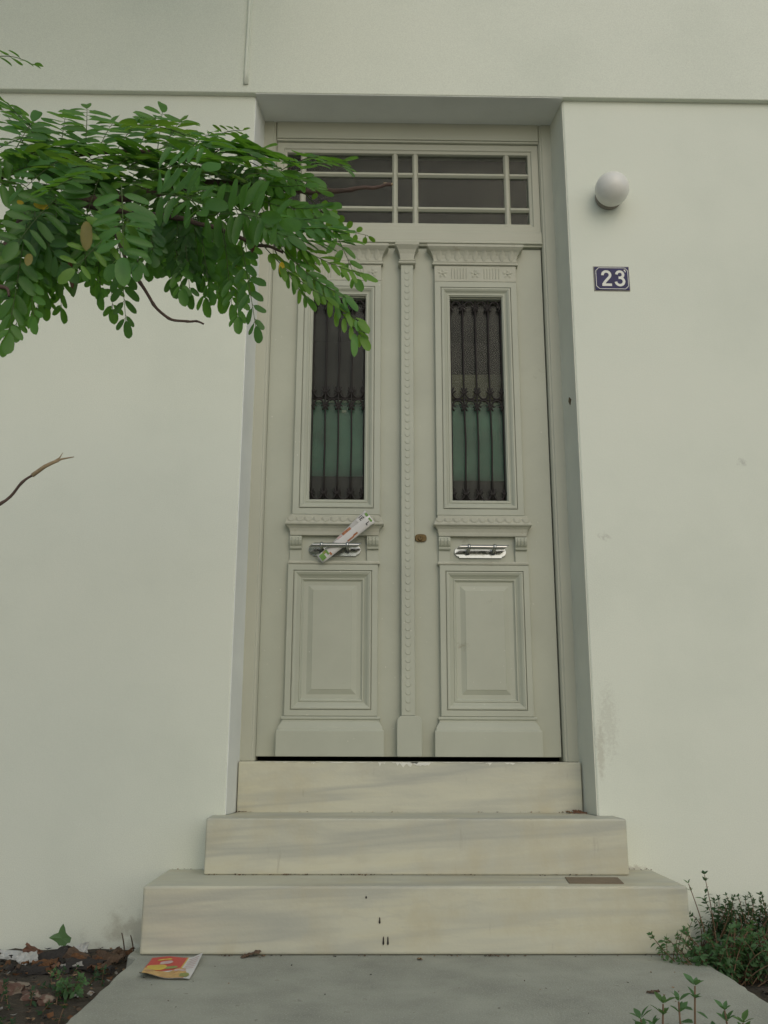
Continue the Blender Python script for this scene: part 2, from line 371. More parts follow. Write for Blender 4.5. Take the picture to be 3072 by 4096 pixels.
# ------------------------------------------------------------------ house
house = empty('house', (0, .1, -.06), 'cream plastered house front around the double door', 'house')
SOFF, REV = 3.41, .18
w = Mesh()
def wall_prism(sg):
    pts = [(sg*.68, 0), (sg*.657, REV), (sg*6, REV), (sg*6, 0)]
    if sg > 0: pts = pts[::-1]
    w.prism(pts, -.3, 3.45)
wall_prism(-1); wall_prism(1)
w.box(-.70, .70, .14, .30, -.3, .37)
w.build('wall', 'wall_plaster', house, bevel=.005)
for sg in (-1, 1):                                # doorway sides: blue skylight put into the left one's colour, right one cream
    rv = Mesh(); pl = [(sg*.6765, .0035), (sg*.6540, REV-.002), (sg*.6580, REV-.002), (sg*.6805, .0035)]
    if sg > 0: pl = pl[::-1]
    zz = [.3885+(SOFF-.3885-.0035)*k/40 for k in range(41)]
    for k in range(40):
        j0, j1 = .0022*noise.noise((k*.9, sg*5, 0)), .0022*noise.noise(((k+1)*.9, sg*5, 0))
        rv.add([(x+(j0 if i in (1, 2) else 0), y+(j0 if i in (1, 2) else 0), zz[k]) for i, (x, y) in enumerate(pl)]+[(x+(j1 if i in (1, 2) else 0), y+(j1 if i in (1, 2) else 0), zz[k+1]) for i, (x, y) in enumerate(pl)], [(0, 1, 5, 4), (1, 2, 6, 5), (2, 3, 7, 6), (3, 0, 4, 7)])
    rv.build('reveal', 'reveal_sky_tint' if sg < 0 else 'reveal_cream', house)
rv = Mesh(); rv.box(-.676, .676, -.0225, REV-.002, SOFF-.0032, SOFF+.004); rv.build('soffit', 'reveal_sky_tint', house, bevel=.001)
u = Mesh(); u.box(-6.01, 6.01, -.026, .26, SOFF, 6.6); u.build('upper_wall', 'upper_plaster', house, bevel=.004)
it = Mesh()
it.add([(-2,.27,.45),(2,.27,.45),(2,3,.45),(-2,3,.45),(-2,.27,3.6),(2,.27,3.6),(2,3,3.6),(-2,3,3.6)], [(0,1,2,3),(4,7,6,5),(1,5,6,2),(2,6,7,3),(3,7,4,0)])
it.build('interior_room', 'interior_dark', house, recalc=False)
sw = Mesh(); sw.box(-6, -5.8, REV+.001, 7, -.3, 6.55); sw.box(5.8, 6, REV+.001, 7, -.3, 6.55); sw.box(-6, 6, 6.8, 7.0, -.3, 6.5); sw.build('side_wall', 'wall_plaster', house)
rf = Mesh(); rf.box(-6.2, 6.2, -.25, 7.2, 6.602, 6.80); rf.build('roof', 'roof_tile', house)
# ------------------------------------------------------------------ tree measurements (metres)
BRANCHES = [
    ([(-1.134, -1.95, 1.443), (-1.014, -1.92, 1.537), (-0.884, -1.9, 1.562), (-0.85, -1.88, 1.648), (-0.774, -1.86, 1.698), (-0.642, -1.84, 1.734), (-0.505, -1.82, 1.771), (-0.402, -1.8, 1.783), (-0.323, -1.8, 1.775), (-0.255, -1.8, 1.771), (-0.207, -1.79, 1.784), (-0.123, -1.78, 1.805)], 0.012, 0.0035),
    ([(-0.774, -1.86, 1.698), (-0.653, -1.92, 1.647), (-0.535, -1.96, 1.609), (-0.453, -1.97, 1.579), (-0.387, -1.97, 1.551), (-0.361, -1.97, 1.544), (-0.329, -1.97, 1.533)], 0.006, 0.0025),
    ([(-0.695, -1.9, 1.666), (-0.657, -1.94, 1.599), (-0.634, -1.96, 1.549), (-0.612, -1.97, 1.496), (-0.59, -1.97, 1.468), (-0.567, -1.96, 1.431), (-0.538, -1.95, 1.408), (-0.506, -1.94, 1.403), (-0.488, -1.94, 1.403), (-0.475, -1.94, 1.4)], 0.0042, 0.0017),
    ([(-1.222, -1.8, 1.697), (-1.038, -1.8, 1.754), (-0.899, -1.78, 1.836), (-0.771, -1.76, 1.886), (-0.644, -1.75, 1.895), (-0.523, -1.74, 1.88)], 0.008, 0.003),
    ([(-1.082, -1.9, 0.89), (-0.923, -1.9, 0.983), (-0.832, -1.9, 1.06), (-0.796, -1.9, 1.1), (-0.767, -1.9, 1.126), (-0.746, -1.9, 1.14)], 0.003, 0.0017),
    ([(-1.264, -1.8, 1.997), (-1.093, -1.8, 2.059), (-0.996, -1.8, 2.09)], 0.004, 0.0015),
    ([(-1.081, -2.0, 1.437), (-0.93, -2.0, 1.42), (-0.833, -2.0, 1.44), (-0.815, -2.0, 1.422)], 0.006, 0.002),
    ([(-0.372, -1.8, 1.781), (-0.381, -1.8, 1.791), (-0.364, -1.79, 1.815), (-0.338, -1.78, 1.842), (-0.313, -1.77, 1.869)], 0.002, 0.001),
]
LEAVES = [
    ((-0.6, -2.1, 1.586), (-0.581, -2.12, 1.438), 'F', 6, 0.046, 'm', 1),
    ((-0.558, -2.08, 1.562), (-0.658, -2.12, 1.415), 'F', 6, 0.038, 'l', 1),
    ((-0.767, -1.82, 1.877), (-0.806, -1.72, 2.025), 'A', 6, 0.05, 'g', 1),
    ((-0.894, -1.8, 1.856), (-0.997, -1.74, 2.019), 'A', 6, 0.046, 'g', 0),
    ((-0.852, -1.82, 1.842), (-0.944, -1.75, 1.983), 'A', 6, 0.046, 'g', 0),
    ((-0.818, -1.82, 1.848), (-0.853, -1.72, 2.001), 'A', 6, 0.046, 'g', 0),
    ((-0.737, -1.82, 1.855), (-0.738, -1.74, 1.976), 'A', 6, 0.046, 'g', 0),
    ((-0.646, -1.85, 1.835), (-0.644, -1.75, 1.982), 'A', 6, 0.046, 'm', 0),
    ((-0.594, -1.85, 1.836), (-0.585, -1.76, 1.967), 'A', 6, 0.046, 'l', 0),
    ((-0.548, -1.84, 1.833), (-0.519, -1.78, 1.921), 'A', 6, 0.046, 'g', 0),
    ((-0.508, -1.82, 1.831), (-0.463, -1.78, 1.905), 'A', 6, 0.046, 'm', 0),
    ((-0.462, -1.8, 1.84), (-0.407, -1.78, 1.883), 'A', 6, 0.046, 'g', 0),
    ((-0.901, -1.85, 1.82), (-0.891, -1.8, 1.929), 'A', 6, 0.046, 'm', 0),
    ((-0.69, -1.86, 1.817), (-0.674, -1.8, 1.921), 'A', 6, 0.046, 'g', 0),
    ((-0.552, -1.85, 1.867), (-0.621, -1.95, 1.816), 'A', 6, 0.05, 'l', 1),
    ((-0.525, -1.72, 1.951), (-0.45, -1.76, 1.946), 'H', 5, 0.02, 'l', 1),
    ((-0.313, -1.77, 1.869), (-0.225, -1.85, 1.796), 'H', 5, 0.042, 'g', 1),
    ((-0.381, -1.8, 1.794), (-0.317, -1.78, 1.858), 'H', 4, 0.038, 'g', 1),
    ((-0.314, -1.8, 1.781), (-0.173, -1.82, 1.659), 'Y', 7, 0.019, 'l', 1),
    ((-0.27, -1.86, 1.714), (-0.194, -1.92, 1.509), 'D', 6, 0.036, 'g', 1),
    ((-0.329, -1.97, 1.547), (-0.189, -1.99, 1.389), 'S', 7, 0.034, 'm', 1),
    ((-0.306, -1.96, 1.558), (-0.183, -1.98, 1.364), 'S', 8, 0.034, 'l', 1),
    ((-0.344, -1.97, 1.536), (-0.284, -1.98, 1.438), 'S', 5, 0.034, 'g', 1),
    ((-0.349, -1.9, 1.648), (-0.226, -2.0, 1.56), 'S', 6, 0.042, 'g', 1),
    ((-0.407, -1.88, 1.675), (-0.262, -1.98, 1.6), 'S', 7, 0.046, 'g', 1),
    ((-0.467, -1.78, 1.876), (-0.339, -1.85, 1.805), 'H', 6, 0.05, 'g', 1),
    ((-0.442, -1.8, 1.807), (-0.305, -1.9, 1.721), 'S', 7, 0.046, 'g', 1),
    ((-0.503, -1.8, 1.862), (-0.365, -1.95, 1.722), 'H', 6, 0.05, 'g', 1),
    ((-0.626, -1.78, 1.874), (-0.637, -1.72, 2.017), 'A', 6, 0.05, 'g', 1),
    ((-0.898, -1.75, 1.925), (-1.007, -1.7, 2.062), 'A', 7, 0.05, 'g', 1),
    ((-0.496, -1.98, 1.597), (-0.365, -2.05, 1.556), 'F', 5, 0.048, 'g', 1),
    ((-0.541, -1.95, 1.684), (-0.473, -2.05, 1.568), 'F', 4, 0.045, 'g', 1),
    ((-0.429, -1.97, 1.633), (-0.32, -2.0, 1.549), 'S', 6, 0.045, 'g', 1),
    ((-0.809, -1.97, 1.599), (-0.808, -2.0, 1.354), 'D', 7, 0.045, 'g', 1),
    ((-0.503, -1.9, 1.636), (-0.477, -1.93, 1.462), 'D', 6, 0.045, 'g', 1),
    ((-0.862, -1.908, 1.546), (-0.858, -1.902, 1.387), 'D', 6, 0.0376, 'g', 0),
    ((-0.826, -1.95, 1.523), (-0.817, -1.949, 1.392), 'D', 7, 0.0389, 'g', 0),
    ((-0.805, -1.965, 1.534), (-0.774, -1.985, 1.393), 'D', 5, 0.0383, 'g', 0),
    ((-0.811, -1.885, 1.59), (-0.804, -1.895, 1.456), 'D', 6, 0.0392, 'g', 0),
    ((-0.805, -1.88, 1.603), (-0.805, -1.847, 1.485), 'D', 5, 0.0345, 'g', 0),
    ((-0.802, -1.839, 1.627), (-0.782, -1.829, 1.489), 'D', 6, 0.0366, 'g', 0),
    ((-0.793, -1.897, 1.634), (-0.773, -1.883, 1.516), 'D', 6, 0.034, 'g', 0),
    ((-0.703, -1.907, 1.609), (-0.674, -1.929, 1.471), 'D', 7, 0.042, 'g', 0),
    ((-0.693, -1.867, 1.633), (-0.663, -1.885, 1.459), 'D', 5, 0.0381, 'g', 0),
    ((-0.639, -1.969, 1.573), (-0.62, -1.942, 1.408), 'D', 6, 0.0349, 'd', 0),
    ((-0.697, -1.918, 1.632), (-0.706, -1.872, 1.528), 'D', 7, 0.034, 'g', 0),
    ((-0.641, -1.832, 1.697), (-0.604, -1.876, 1.552), 'D', 6, 0.0418, 'd', 0),
    ((-0.577, -1.913, 1.637), (-0.547, -1.906, 1.512), 'D', 5, 0.0402, 'd', 0),
    ((-0.552, -1.926, 1.629), (-0.519, -1.945, 1.472), 'D', 5, 0.0417, 'g', 0),
    ((-0.521, -1.958, 1.6), (-0.505, -1.938, 1.467), 'D', 5, 0.0345, 'd', 0),
    ((-0.493, -1.952, 1.614), (-0.469, -1.946, 1.475), 'D', 6, 0.0381, 'g', 0),
    ((-0.477, -1.913, 1.618), (-0.451, -1.925, 1.468), 'D', 6, 0.0374, 'g', 0),
    ((-0.443, -1.98, 1.588), (-0.425, -1.943, 1.444), 'D', 7, 0.0364, 'g', 0),
    ((-0.431, -1.946, 1.589), (-0.409, -1.957, 1.411), 'D', 7, 0.0391, 'g', 0),
    ((-0.408, -1.973, 1.554), (-0.37, -2.009, 1.368), 'D', 6, 0.0361, 'd', 0),
    ((-0.425, -1.847, 1.658), (-0.404, -1.859, 1.534), 'D', 5, 0.0347, 'g', 0),
    ((-0.584, -1.978, 1.617), (-0.566, -1.991, 1.523), 'D', 7, 0.0376, 'd', 0),
    ((-0.776, -1.847, 1.675), (-0.754, -1.883, 1.551), 'D', 6, 0.0355, 'g', 0),
    ((-0.719, -1.93, 1.624), (-0.697, -1.957, 1.502), 'D', 7, 0.036, 'g', 0),
    ((-0.533, -1.955, 1.641), (-0.534, -1.942, 1.532), 'D', 7, 0.0356, 'd', 0),
    ((-0.48, -1.839, 1.705), (-0.475, -1.828, 1.565), 'D', 6, 0.0344, 'g', 0),
    ((-0.502, -1.974, 1.62), (-0.492, -1.928, 1.516), 'D', 5, 0.0399, 'd', 0),
    ((-0.803, -1.903, 1.733), (-0.669, -1.969, 1.7), 'H', 6, 0.0478, 'l', 0),
    ((-0.449, -1.895, 1.719), (-0.536, -1.921, 1.664), 'H', 7, 0.045, 'g', 0),
    ((-0.876, -1.852, 1.807), (-0.806, -1.736, 1.915), 'H', 8, 0.0508, 'd', 0),
    ((-0.666, -1.704, 1.915), (-0.603, -1.592, 2.021), 'H', 6, 0.0492, 'g', 0),
    ((-0.66, -1.93, 1.703), (-0.581, -1.862, 1.704), 'H', 8, 0.0508, 'g', 0),
    ((-0.521, -1.707, 1.832), (-0.407, -1.703, 1.812), 'H', 6, 0.0524, 'd', 0),
    ((-0.938, -1.93, 1.76), (-1.006, -1.987, 1.747), 'H', 7, 0.0526, 'l', 0),
    ((-0.787, -1.825, 1.776), (-0.668, -1.801, 1.79), 'H', 8, 0.0424, 'd', 0),
    ((-0.984, -1.739, 1.909), (-0.85, -1.722, 1.959), 'H', 6, 0.0464, 'g', 0),
    ((-0.587, -1.772, 1.87), (-0.506, -1.673, 1.899), 'H', 7, 0.0469, 'g', 0),
    ((-0.92, -1.712, 1.898), (-0.791, -1.676, 1.873), 'H', 7, 0.0445, 'g', 0),
    ((-0.723, -1.693, 1.852), (-0.567, -1.74, 1.794), 'H', 7, 0.0477, 'g', 0),
    ((-0.488, -1.757, 1.833), (-0.372, -1.712, 1.841), 'H', 7, 0.0429, 'g', 0),
    ((-0.81, -1.854, 1.78), (-0.7, -1.822, 1.816), 'H', 8, 0.0436, 'm', 0),
    ((-0.913, -1.735, 1.856), (-0.785, -1.792, 1.79), 'H', 6, 0.0496, 'l', 0),
    ((-0.622, -1.728, 1.887), (-0.541, -1.665, 1.944), 'H', 7, 0.0484, 'g', 0),
    ((-0.893, -1.809, 1.844), (-0.81, -1.738, 1.871), 'H', 7, 0.0522, 'l', 0),
    ((-0.415, -1.915, 1.733), (-0.285, -1.87, 1.736), 'H', 6, 0.0465, 'd', 0),
    ((-0.579, -1.862, 1.784), (-0.439, -1.922, 1.753), 'H', 8, 0.0531, 'g', 0),
    ((-0.868, -1.805, 1.796), (-0.721, -1.821, 1.732), 'H', 8, 0.0523, 'g', 0),
    ((-0.667, -1.876, 1.793), (-0.555, -1.912, 1.768), 'H', 6, 0.0471, 'g', 0),
    ((-0.854, -1.91, 1.769), (-0.757, -1.845, 1.843), 'H', 8, 0.0503, 'm', 0),
    ((-0.64, -1.799, 1.806), (-0.515, -1.767, 1.828), 'H', 6, 0.0483, 'd', 0),
    ((-0.85, -1.785, 1.823), (-0.69, -1.837, 1.746), 'H', 8, 0.0483, 'd', 0),
    ((-0.677, -1.848, 1.783), (-0.575, -1.919, 1.76), 'H', 7, 0.0485, 'd', 0),
    ((-0.922, -1.826, 1.842), (-0.857, -1.746, 1.86), 'H', 7, 0.0452, 'm', 0),
    ((-0.726, -1.702, 1.887), (-0.566, -1.76, 1.796), 'H', 7, 0.0494, 'g', 0),
    ((-0.885, -1.889, 1.748), (-0.798, -1.904, 1.75), 'H', 7, 0.0449, 'm', 0),
    ((-0.903, -1.882, 1.755), (-1.005, -1.856, 1.762), 'H', 7, 0.0423, 'l', 0),
    ((-0.752, -1.78, 1.831), (-0.665, -1.754, 1.863), 'H', 8, 0.0493, 'g', 0),
    ((-0.833, -1.865, 1.767), (-0.738, -1.76, 1.791), 'H', 6, 0.0513, 'g', 0),
    ((-0.432, -1.88, 1.757), (-0.546, -1.794, 1.788), 'H', 7, 0.0485, 'l', 0),
    ((-0.887, -1.896, 1.771), (-0.814, -1.793, 1.881), 'H', 7, 0.0434, 'd', 0),
    ((-0.624, -1.733, 1.885), (-0.46, -1.808, 1.793), 'H', 8, 0.0494, 'd', 0),
    ((-0.67, -1.907, 1.757), (-0.599, -1.853, 1.809), 'H', 8, 0.0427, 'l', 0),
    ((-0.709, -1.811, 1.775), (-0.613, -1.771, 1.798), 'H', 6, 0.0496, 'g', 0),
    ((-0.465, -1.841, 1.789), (-0.563, -1.888, 1.729), 'H', 8, 0.0515, 'g', 0),
    ((-0.442, -1.78, 1.77), (-0.317, -1.74, 1.756), 'H', 8, 0.049, 'g', 0),
    ((-0.509, -1.74, 1.861), (-0.363, -1.739, 1.83), 'H', 7, 0.0526, 'l', 0),
    ((-0.739, -1.9, 1.765), (-0.644, -1.92, 1.765), 'H', 6, 0.0421, 'g', 0),
    ((-0.389, -1.69, 1.771), (-0.293, -1.727, 1.756), 'H', 7, 0.0488, 'd', 0),
    ((-0.906, -1.918, 1.752), (-0.815, -1.883, 1.794), 'H', 6, 0.0494, 'l', 0),
    ((-0.868, -1.775, 1.85), (-0.969, -1.803, 1.799), 'H', 7, 0.0529, 'd', 0),
    ((-0.63, -1.923, 1.738), (-0.531, -1.874, 1.737), 'H', 8, 0.0492, 'g', 0),
    ((-0.8, -1.709, 1.734), (-0.872, -1.702, 1.645), 'H', 8, 0.0473, 'd', 0),
    ((-0.823, -1.836, 1.732), (-0.762, -1.873, 1.605), 'F', 7, 0.0363, 'g', 0),
    ((-0.6, -1.982, 1.611), (-0.586, -2.012, 1.485), 'D', 5, 0.043, 'm', 0),
    ((-0.431, -1.838, 1.782), (-0.351, -1.762, 1.706), 'H', 5, 0.0423, 'm', 0),
    ((-0.464, -1.76, 1.824), (-0.322, -1.832, 1.71), 'D', 8, 0.0374, 'g', 0),
    ((-0.775, -1.858, 1.752), (-0.675, -1.842, 1.745), 'D', 7, 0.0453, 'd', 0),
    ((-0.508, -1.836, 1.773), (-0.406, -1.836, 1.759), 'F', 7, 0.0393, 'd', 0),
    ((-0.606, -1.744, 1.77), (-0.571, -1.793, 1.606), 'H', 6, 0.0465, 'g', 0),
    ((-0.581, -1.987, 1.688), (-0.481, -2.031, 1.672), 'F', 5, 0.0451, 'm', 0),
    ((-0.88, -1.88, 1.725), (-0.79, -1.905, 1.578), 'D', 6, 0.0461, 'g', 0),
    ((-0.534, -1.739, 1.792), (-0.579, -1.747, 1.644), 'F', 8, 0.0457, 'd', 0),
    ((-0.935, -1.742, 1.727), (-0.842, -1.69, 1.685), 'H', 8, 0.0438, 'd', 0),
    ((-0.94, -1.808, 1.681), (-0.849, -1.811, 1.68), 'D', 7, 0.0459, 'g', 0),
    ((-0.921, -1.897, 1.716), (-0.817, -1.861, 1.74), 'F', 7, 0.0466, 'g', 0),
    ((-0.803, -1.759, 1.735), (-0.696, -1.748, 1.73), 'F', 8, 0.0424, 'd', 0),
    ((-0.725, -1.825, 1.766), (-0.709, -1.891, 1.572), 'F', 5, 0.0404, 'd', 0),
    ((-0.632, -1.867, 1.661), (-0.524, -1.923, 1.537), 'H', 6, 0.0371, 'd', 0),
    ((-0.472, -1.815, 1.767), (-0.433, -1.804, 1.685), 'H', 8, 0.0368, 'd', 0),
    ((-0.76, -1.964, 1.631), (-0.663, -1.994, 1.562), 'H', 6, 0.0372, 'm', 0),
    ((-0.721, -1.885, 1.66), (-0.77, -1.892, 1.555), 'F', 7, 0.0457, 'd', 0),
    ((-0.61, -1.759, 1.771), (-0.631, -1.693, 1.674), 'D', 7, 0.0462, 'd', 0),
    ((-0.495, -1.822, 1.677), (-0.481, -1.788, 1.576), 'H', 8, 0.0471, 'g', 0),
    ((-0.827, -1.891, 1.728), (-0.809, -1.909, 1.587), 'F', 7, 0.0476, 'g', 0),
    ((-0.756, -1.687, 1.779), (-0.663, -1.621, 1.795), 'D', 5, 0.043, 'g', 0),
    ((-0.824, -1.796, 1.786), (-0.786, -1.8, 1.667), 'H', 8, 0.0382, 'd', 0),
    ((-0.801, -1.68, 1.756), (-0.772, -1.672, 1.634), 'F', 8, 0.0466, 'd', 0),
    ((-0.589, -1.864, 1.666), (-0.611, -1.909, 1.553), 'H', 8, 0.0477, 'd', 0),
    ((-0.558, -1.697, 1.767), (-0.624, -1.637, 1.715), 'F', 8, 0.0456, 'm', 0),
    ((-0.698, -1.951, 1.598), (-0.735, -1.885, 1.525), 'H', 7, 0.0422, 'g', 0),
    ((-0.95, -1.712, 1.755), (-0.996, -1.661, 1.689), 'H', 7, 0.0392, 'm', 0),
    ((-0.7, -1.745, 1.721), (-0.572, -1.739, 1.724), 'F', 5, 0.0455, 'd', 0),
    ((-0.81, -1.987, 1.599), (-0.727, -2.001, 1.487), 'D', 6, 0.0474, 'd', 0),
    ((-0.828, -1.773, 1.771), (-0.878, -1.842, 1.638), 'H', 6, 0.0373, 'd', 0),
    ((-0.584, -1.849, 1.679), (-0.466, -1.79, 1.7), 'D', 6, 0.0395, 'g', 0),
    ((-0.693, -1.93, 1.725), (-0.728, -1.911, 1.592), 'F', 8, 0.0472, 'm', 0),
    ((-0.786, -1.913, 1.691), (-0.754, -1.961, 1.549), 'H', 7, 0.0397, 'd', 0),
    ((-0.616, -1.969, 1.608), (-0.626, -2.026, 1.477), 'H', 6, 0.0441, 'm', 0),
    ((-0.92, -1.761, 1.809), (-0.838, -1.825, 1.684), 'H', 6, 0.0478, 'd', 0),
    ((-0.757, -1.826, 1.785), (-0.67, -1.803, 1.678), 'H', 8, 0.0418, 'd', 0),
    ((-0.646, -1.732, 1.753), (-0.531, -1.773, 1.649), 'H', 7, 0.04, 'd', 0),
    ((-0.895, -1.933, 1.606), (-0.834, -1.933, 1.5), 'D', 6, 0.0406, 'd', 0),
    ((-0.82, -1.953, 1.613), (-0.773, -1.953, 1.503), 'F', 6, 0.0386, 'g', 0),
    ((-0.77, -1.961, 1.584), (-0.803, -1.961, 1.466), 'F', 6, 0.039, 'g', 0),
    ((-0.819, -1.933, 1.637), (-0.789, -1.933, 1.523), 'F', 6, 0.0414, 'g', 0),
    ((-0.888, -1.952, 1.552), (-0.902, -1.952, 1.443), 'F', 6, 0.0385, 'g', 0),
    ((-0.897, -1.971, 1.554), (-0.847, -1.971, 1.425), 'F', 6, 0.0363, 'g', 0),
    ((-0.924, -1.89, 1.618), (-0.851, -1.89, 1.497), 'F', 6, 0.0376, 'g', 0),
    ((-0.908, -1.938, 1.549), (-0.912, -1.938, 1.411), 'D', 6, 0.0389, 'd', 0),
    ((-0.8, -1.971, 1.625), (-0.781, -1.971, 1.528), 'D', 6, 0.0349, 'g', 0),
    ((-0.916, -1.934, 1.598), (-0.907, -1.934, 1.495), 'F', 6, 0.0398, 'g', 0),
    ((-0.996, -1.8, 2.09), (-0.89, -1.83, 2.049), 'H', 4, 0.025, 'g', 0),
    ((-1.339, -1.646, 1.815), (-1.259, -1.646, 1.718), 'D', 6, 0.042, 'd', 0),
    ((-1.218, -1.673, 1.689), (-1.349, -1.673, 1.722), 'D', 6, 0.042, 'g', 0),
    ((-1.105, -1.901, 1.808), (-1.203, -1.901, 1.809), 'D', 6, 0.042, 'g', 0),
    ((-1.285, -1.773, 1.938), (-1.155, -1.773, 1.824), 'F', 6, 0.042, 'd', 0),
    ((-1.351, -1.655, 1.888), (-1.497, -1.655, 1.853), 'H', 6, 0.042, 'g', 0),
    ((-1.131, -1.836, 1.803), (-1.277, -1.836, 1.826), 'H', 6, 0.042, 'd', 0),
    ((-1.201, -1.654, 1.791), (-1.345, -1.654, 1.794), 'D', 6, 0.042, 'd', 0),
    ((-1.275, -1.758, 1.725), (-1.144, -1.758, 1.695), 'F', 6, 0.042, 'd', 0),
    ((-1.436, -1.653, 2.003), (-1.296, -1.653, 1.99), 'D', 6, 0.042, 'g', 0),
    ((-1.203, -2.022, 1.673), (-1.124, -2.022, 1.59), 'F', 6, 0.042, 'd', 0),
    ((-1.105, -2.036, 1.624), (-0.999, -2.036, 1.654), 'F', 6, 0.042, 'g', 0),
    ((-1.377, -1.655, 1.969), (-1.489, -1.655, 1.87), 'H', 6, 0.042, 'g', 0),
    ((-1.2, -1.663, 1.72), (-1.117, -1.663, 1.637), 'F', 6, 0.042, 'g', 0),
    ((-1.298, -1.765, 1.584), (-1.148, -1.765, 1.525), 'H', 6, 0.042, 'g', 0),
    ((-1.12, -1.927, 1.715), (-1.254, -1.927, 1.73), 'F', 6, 0.042, 'd', 0),
    ((-1.103, -1.863, 1.747), (-1.212, -1.863, 1.655), 'H', 6, 0.042, 'g', 0),
    ((-1.197, -1.726, 1.931), (-1.069, -1.726, 1.838), 'D', 6, 0.042, 'd', 0),
    ((-1.155, -1.998, 1.679), (-1.137, -1.998, 1.537), 'D', 6, 0.042, 'g', 0),
    ((-0.986, -1.99, 1.461), (-0.898, -1.99, 1.417), 'D', 6, 0.042, 'g', 0),
    ((-1.353, -1.642, 2.01), (-1.192, -1.642, 2.036), 'H', 6, 0.042, 'd', 0),
    ((-1.093, -1.976, 1.597), (-1.097, -1.976, 1.479), 'H', 6, 0.042, 'g', 0),
    ((-1.165, -1.982, 1.52), (-1.231, -1.982, 1.471), 'H', 6, 0.042, 'd', 0),
    ((-1.2, -1.825, 1.603), (-1.314, -1.825, 1.601), 'H', 6, 0.042, 'g', 0),
    ((-1.26, -1.698, 1.72), (-1.305, -1.698, 1.603), 'D', 6, 0.042, 'g', 0),
    ((-1.306, -1.622, 1.676), (-1.285, -1.622, 1.517), 'H', 6, 0.042, 'd', 0),
    ((-1.142, -1.852, 1.823), (-1.021, -1.852, 1.755), 'F', 6, 0.042, 'd', 0),
    ((-1.171, -1.789, 1.837), (-1.051, -1.789, 1.778), 'F', 6, 0.042, 'g', 0),
    ((-1.42, -1.657, 1.763), (-1.426, -1.657, 1.604), 'H', 6, 0.042, 'g', 0),
    ((-1.298, -1.851, 1.882), (-1.241, -1.851, 1.75), 'F', 6, 0.042, 'g', 0),
    ((-1.367, -1.694, 1.61), (-1.357, -1.694, 1.466), 'H', 6, 0.042, 'd', 0),
    ((-1.336, -1.77, 1.815), (-1.254, -1.77, 1.735), 'D', 6, 0.042, 'g', 0),
    ((-1.112, -1.88, 1.671), (-1.09, -1.88, 1.531), 'H', 6, 0.042, 'g', 0),
    ((-1.147, -1.908, 1.592), (-1.101, -1.908, 1.463), 'F', 6, 0.042, 'g', 0),
    ((-1.214, -1.71, 1.688), (-1.056, -1.71, 1.675), 'D', 6, 0.042, 'g', 0),
    ((-1.214, -1.942, 1.647), (-1.096, -1.942, 1.685), 'D', 6, 0.042, 'g', 0),
    ((-1.438, -1.613, 1.808), (-1.573, -1.613, 1.808), 'D', 6, 0.042, 'd', 0),
    ((-1.144, -1.802, 1.624), (-1.046, -1.802, 1.562), 'H', 6, 0.042, 'g', 0),
    ((-1.32, -1.608, 1.645), (-1.226, -1.608, 1.54), 'D', 6, 0.042, 'g', 0),
    ((-1.271, -1.896, 1.696), (-1.151, -1.896, 1.723), 'D', 6, 0.042, 'd', 0),
    ((-1.05, -1.954, 1.747), (-1.184, -1.954, 1.747), 'F', 6, 0.042, 'g', 0),
    ((-0.394, -1.85, 1.72), (-0.256, -1.95, 1.643), 'S', 7, 0.046, 'g', 0),
    ((-0.373, -1.8, 1.791), (-0.232, -1.8, 1.841), 'H', 5, 0.04, 'g', 0),
    ((-0.483, -1.8, 1.862), (-0.359, -1.85, 1.818), 'H', 7, 0.05, 'g', 0),
    ((-0.533, -1.8, 1.884), (-0.411, -1.85, 1.812), 'H', 7, 0.05, 'm', 0),
    ((-0.423, -1.8, 1.841), (-0.296, -1.85, 1.77), 'S', 6, 0.046, 'g', 0),
    ((-0.441, -2.0, 1.604), (-0.331, -2.06, 1.541), 'F', 5, 0.05, 'g', 0),
    ((-0.571, -2.0, 1.632), (-0.464, -2.06, 1.576), 'F', 4, 0.05, 'g', 0),
    ((-0.749, -2.0, 1.619), (-0.796, -2.03, 1.515), 'F', 5, 0.045, 'g', 0),
    ((-0.649, -1.98, 1.693), (-0.74, -2.05, 1.606), 'H', 7, 0.05, 'g', 0),
    ((-0.742, -1.9, 1.788), (-0.824, -1.95, 1.68), 'H', 7, 0.05, 'm', 0),
    ((-0.392, -1.95, 1.617), (-0.248, -2.0, 1.567), 'S', 7, 0.044, 'm', 0),
    ((-0.387, -1.95, 1.597), (-0.217, -2.0, 1.541), 'S', 8, 0.042, 'g', 0),
    ((-0.374, -1.97, 1.556), (-0.249, -2.0, 1.429), 'S', 6, 0.036, 'l', 0),
    ((-0.339, -1.97, 1.547), (-0.212, -2.0, 1.429), 'S', 7, 0.034, 'm', 0),
    ((-0.322, -1.97, 1.562), (-0.183, -2.0, 1.476), 'S', 7, 0.034, 'l', 0),
    ((-0.387, -1.9, 1.678), (-0.298, -1.95, 1.549), 'S', 6, 0.042, 'g', 0),
]
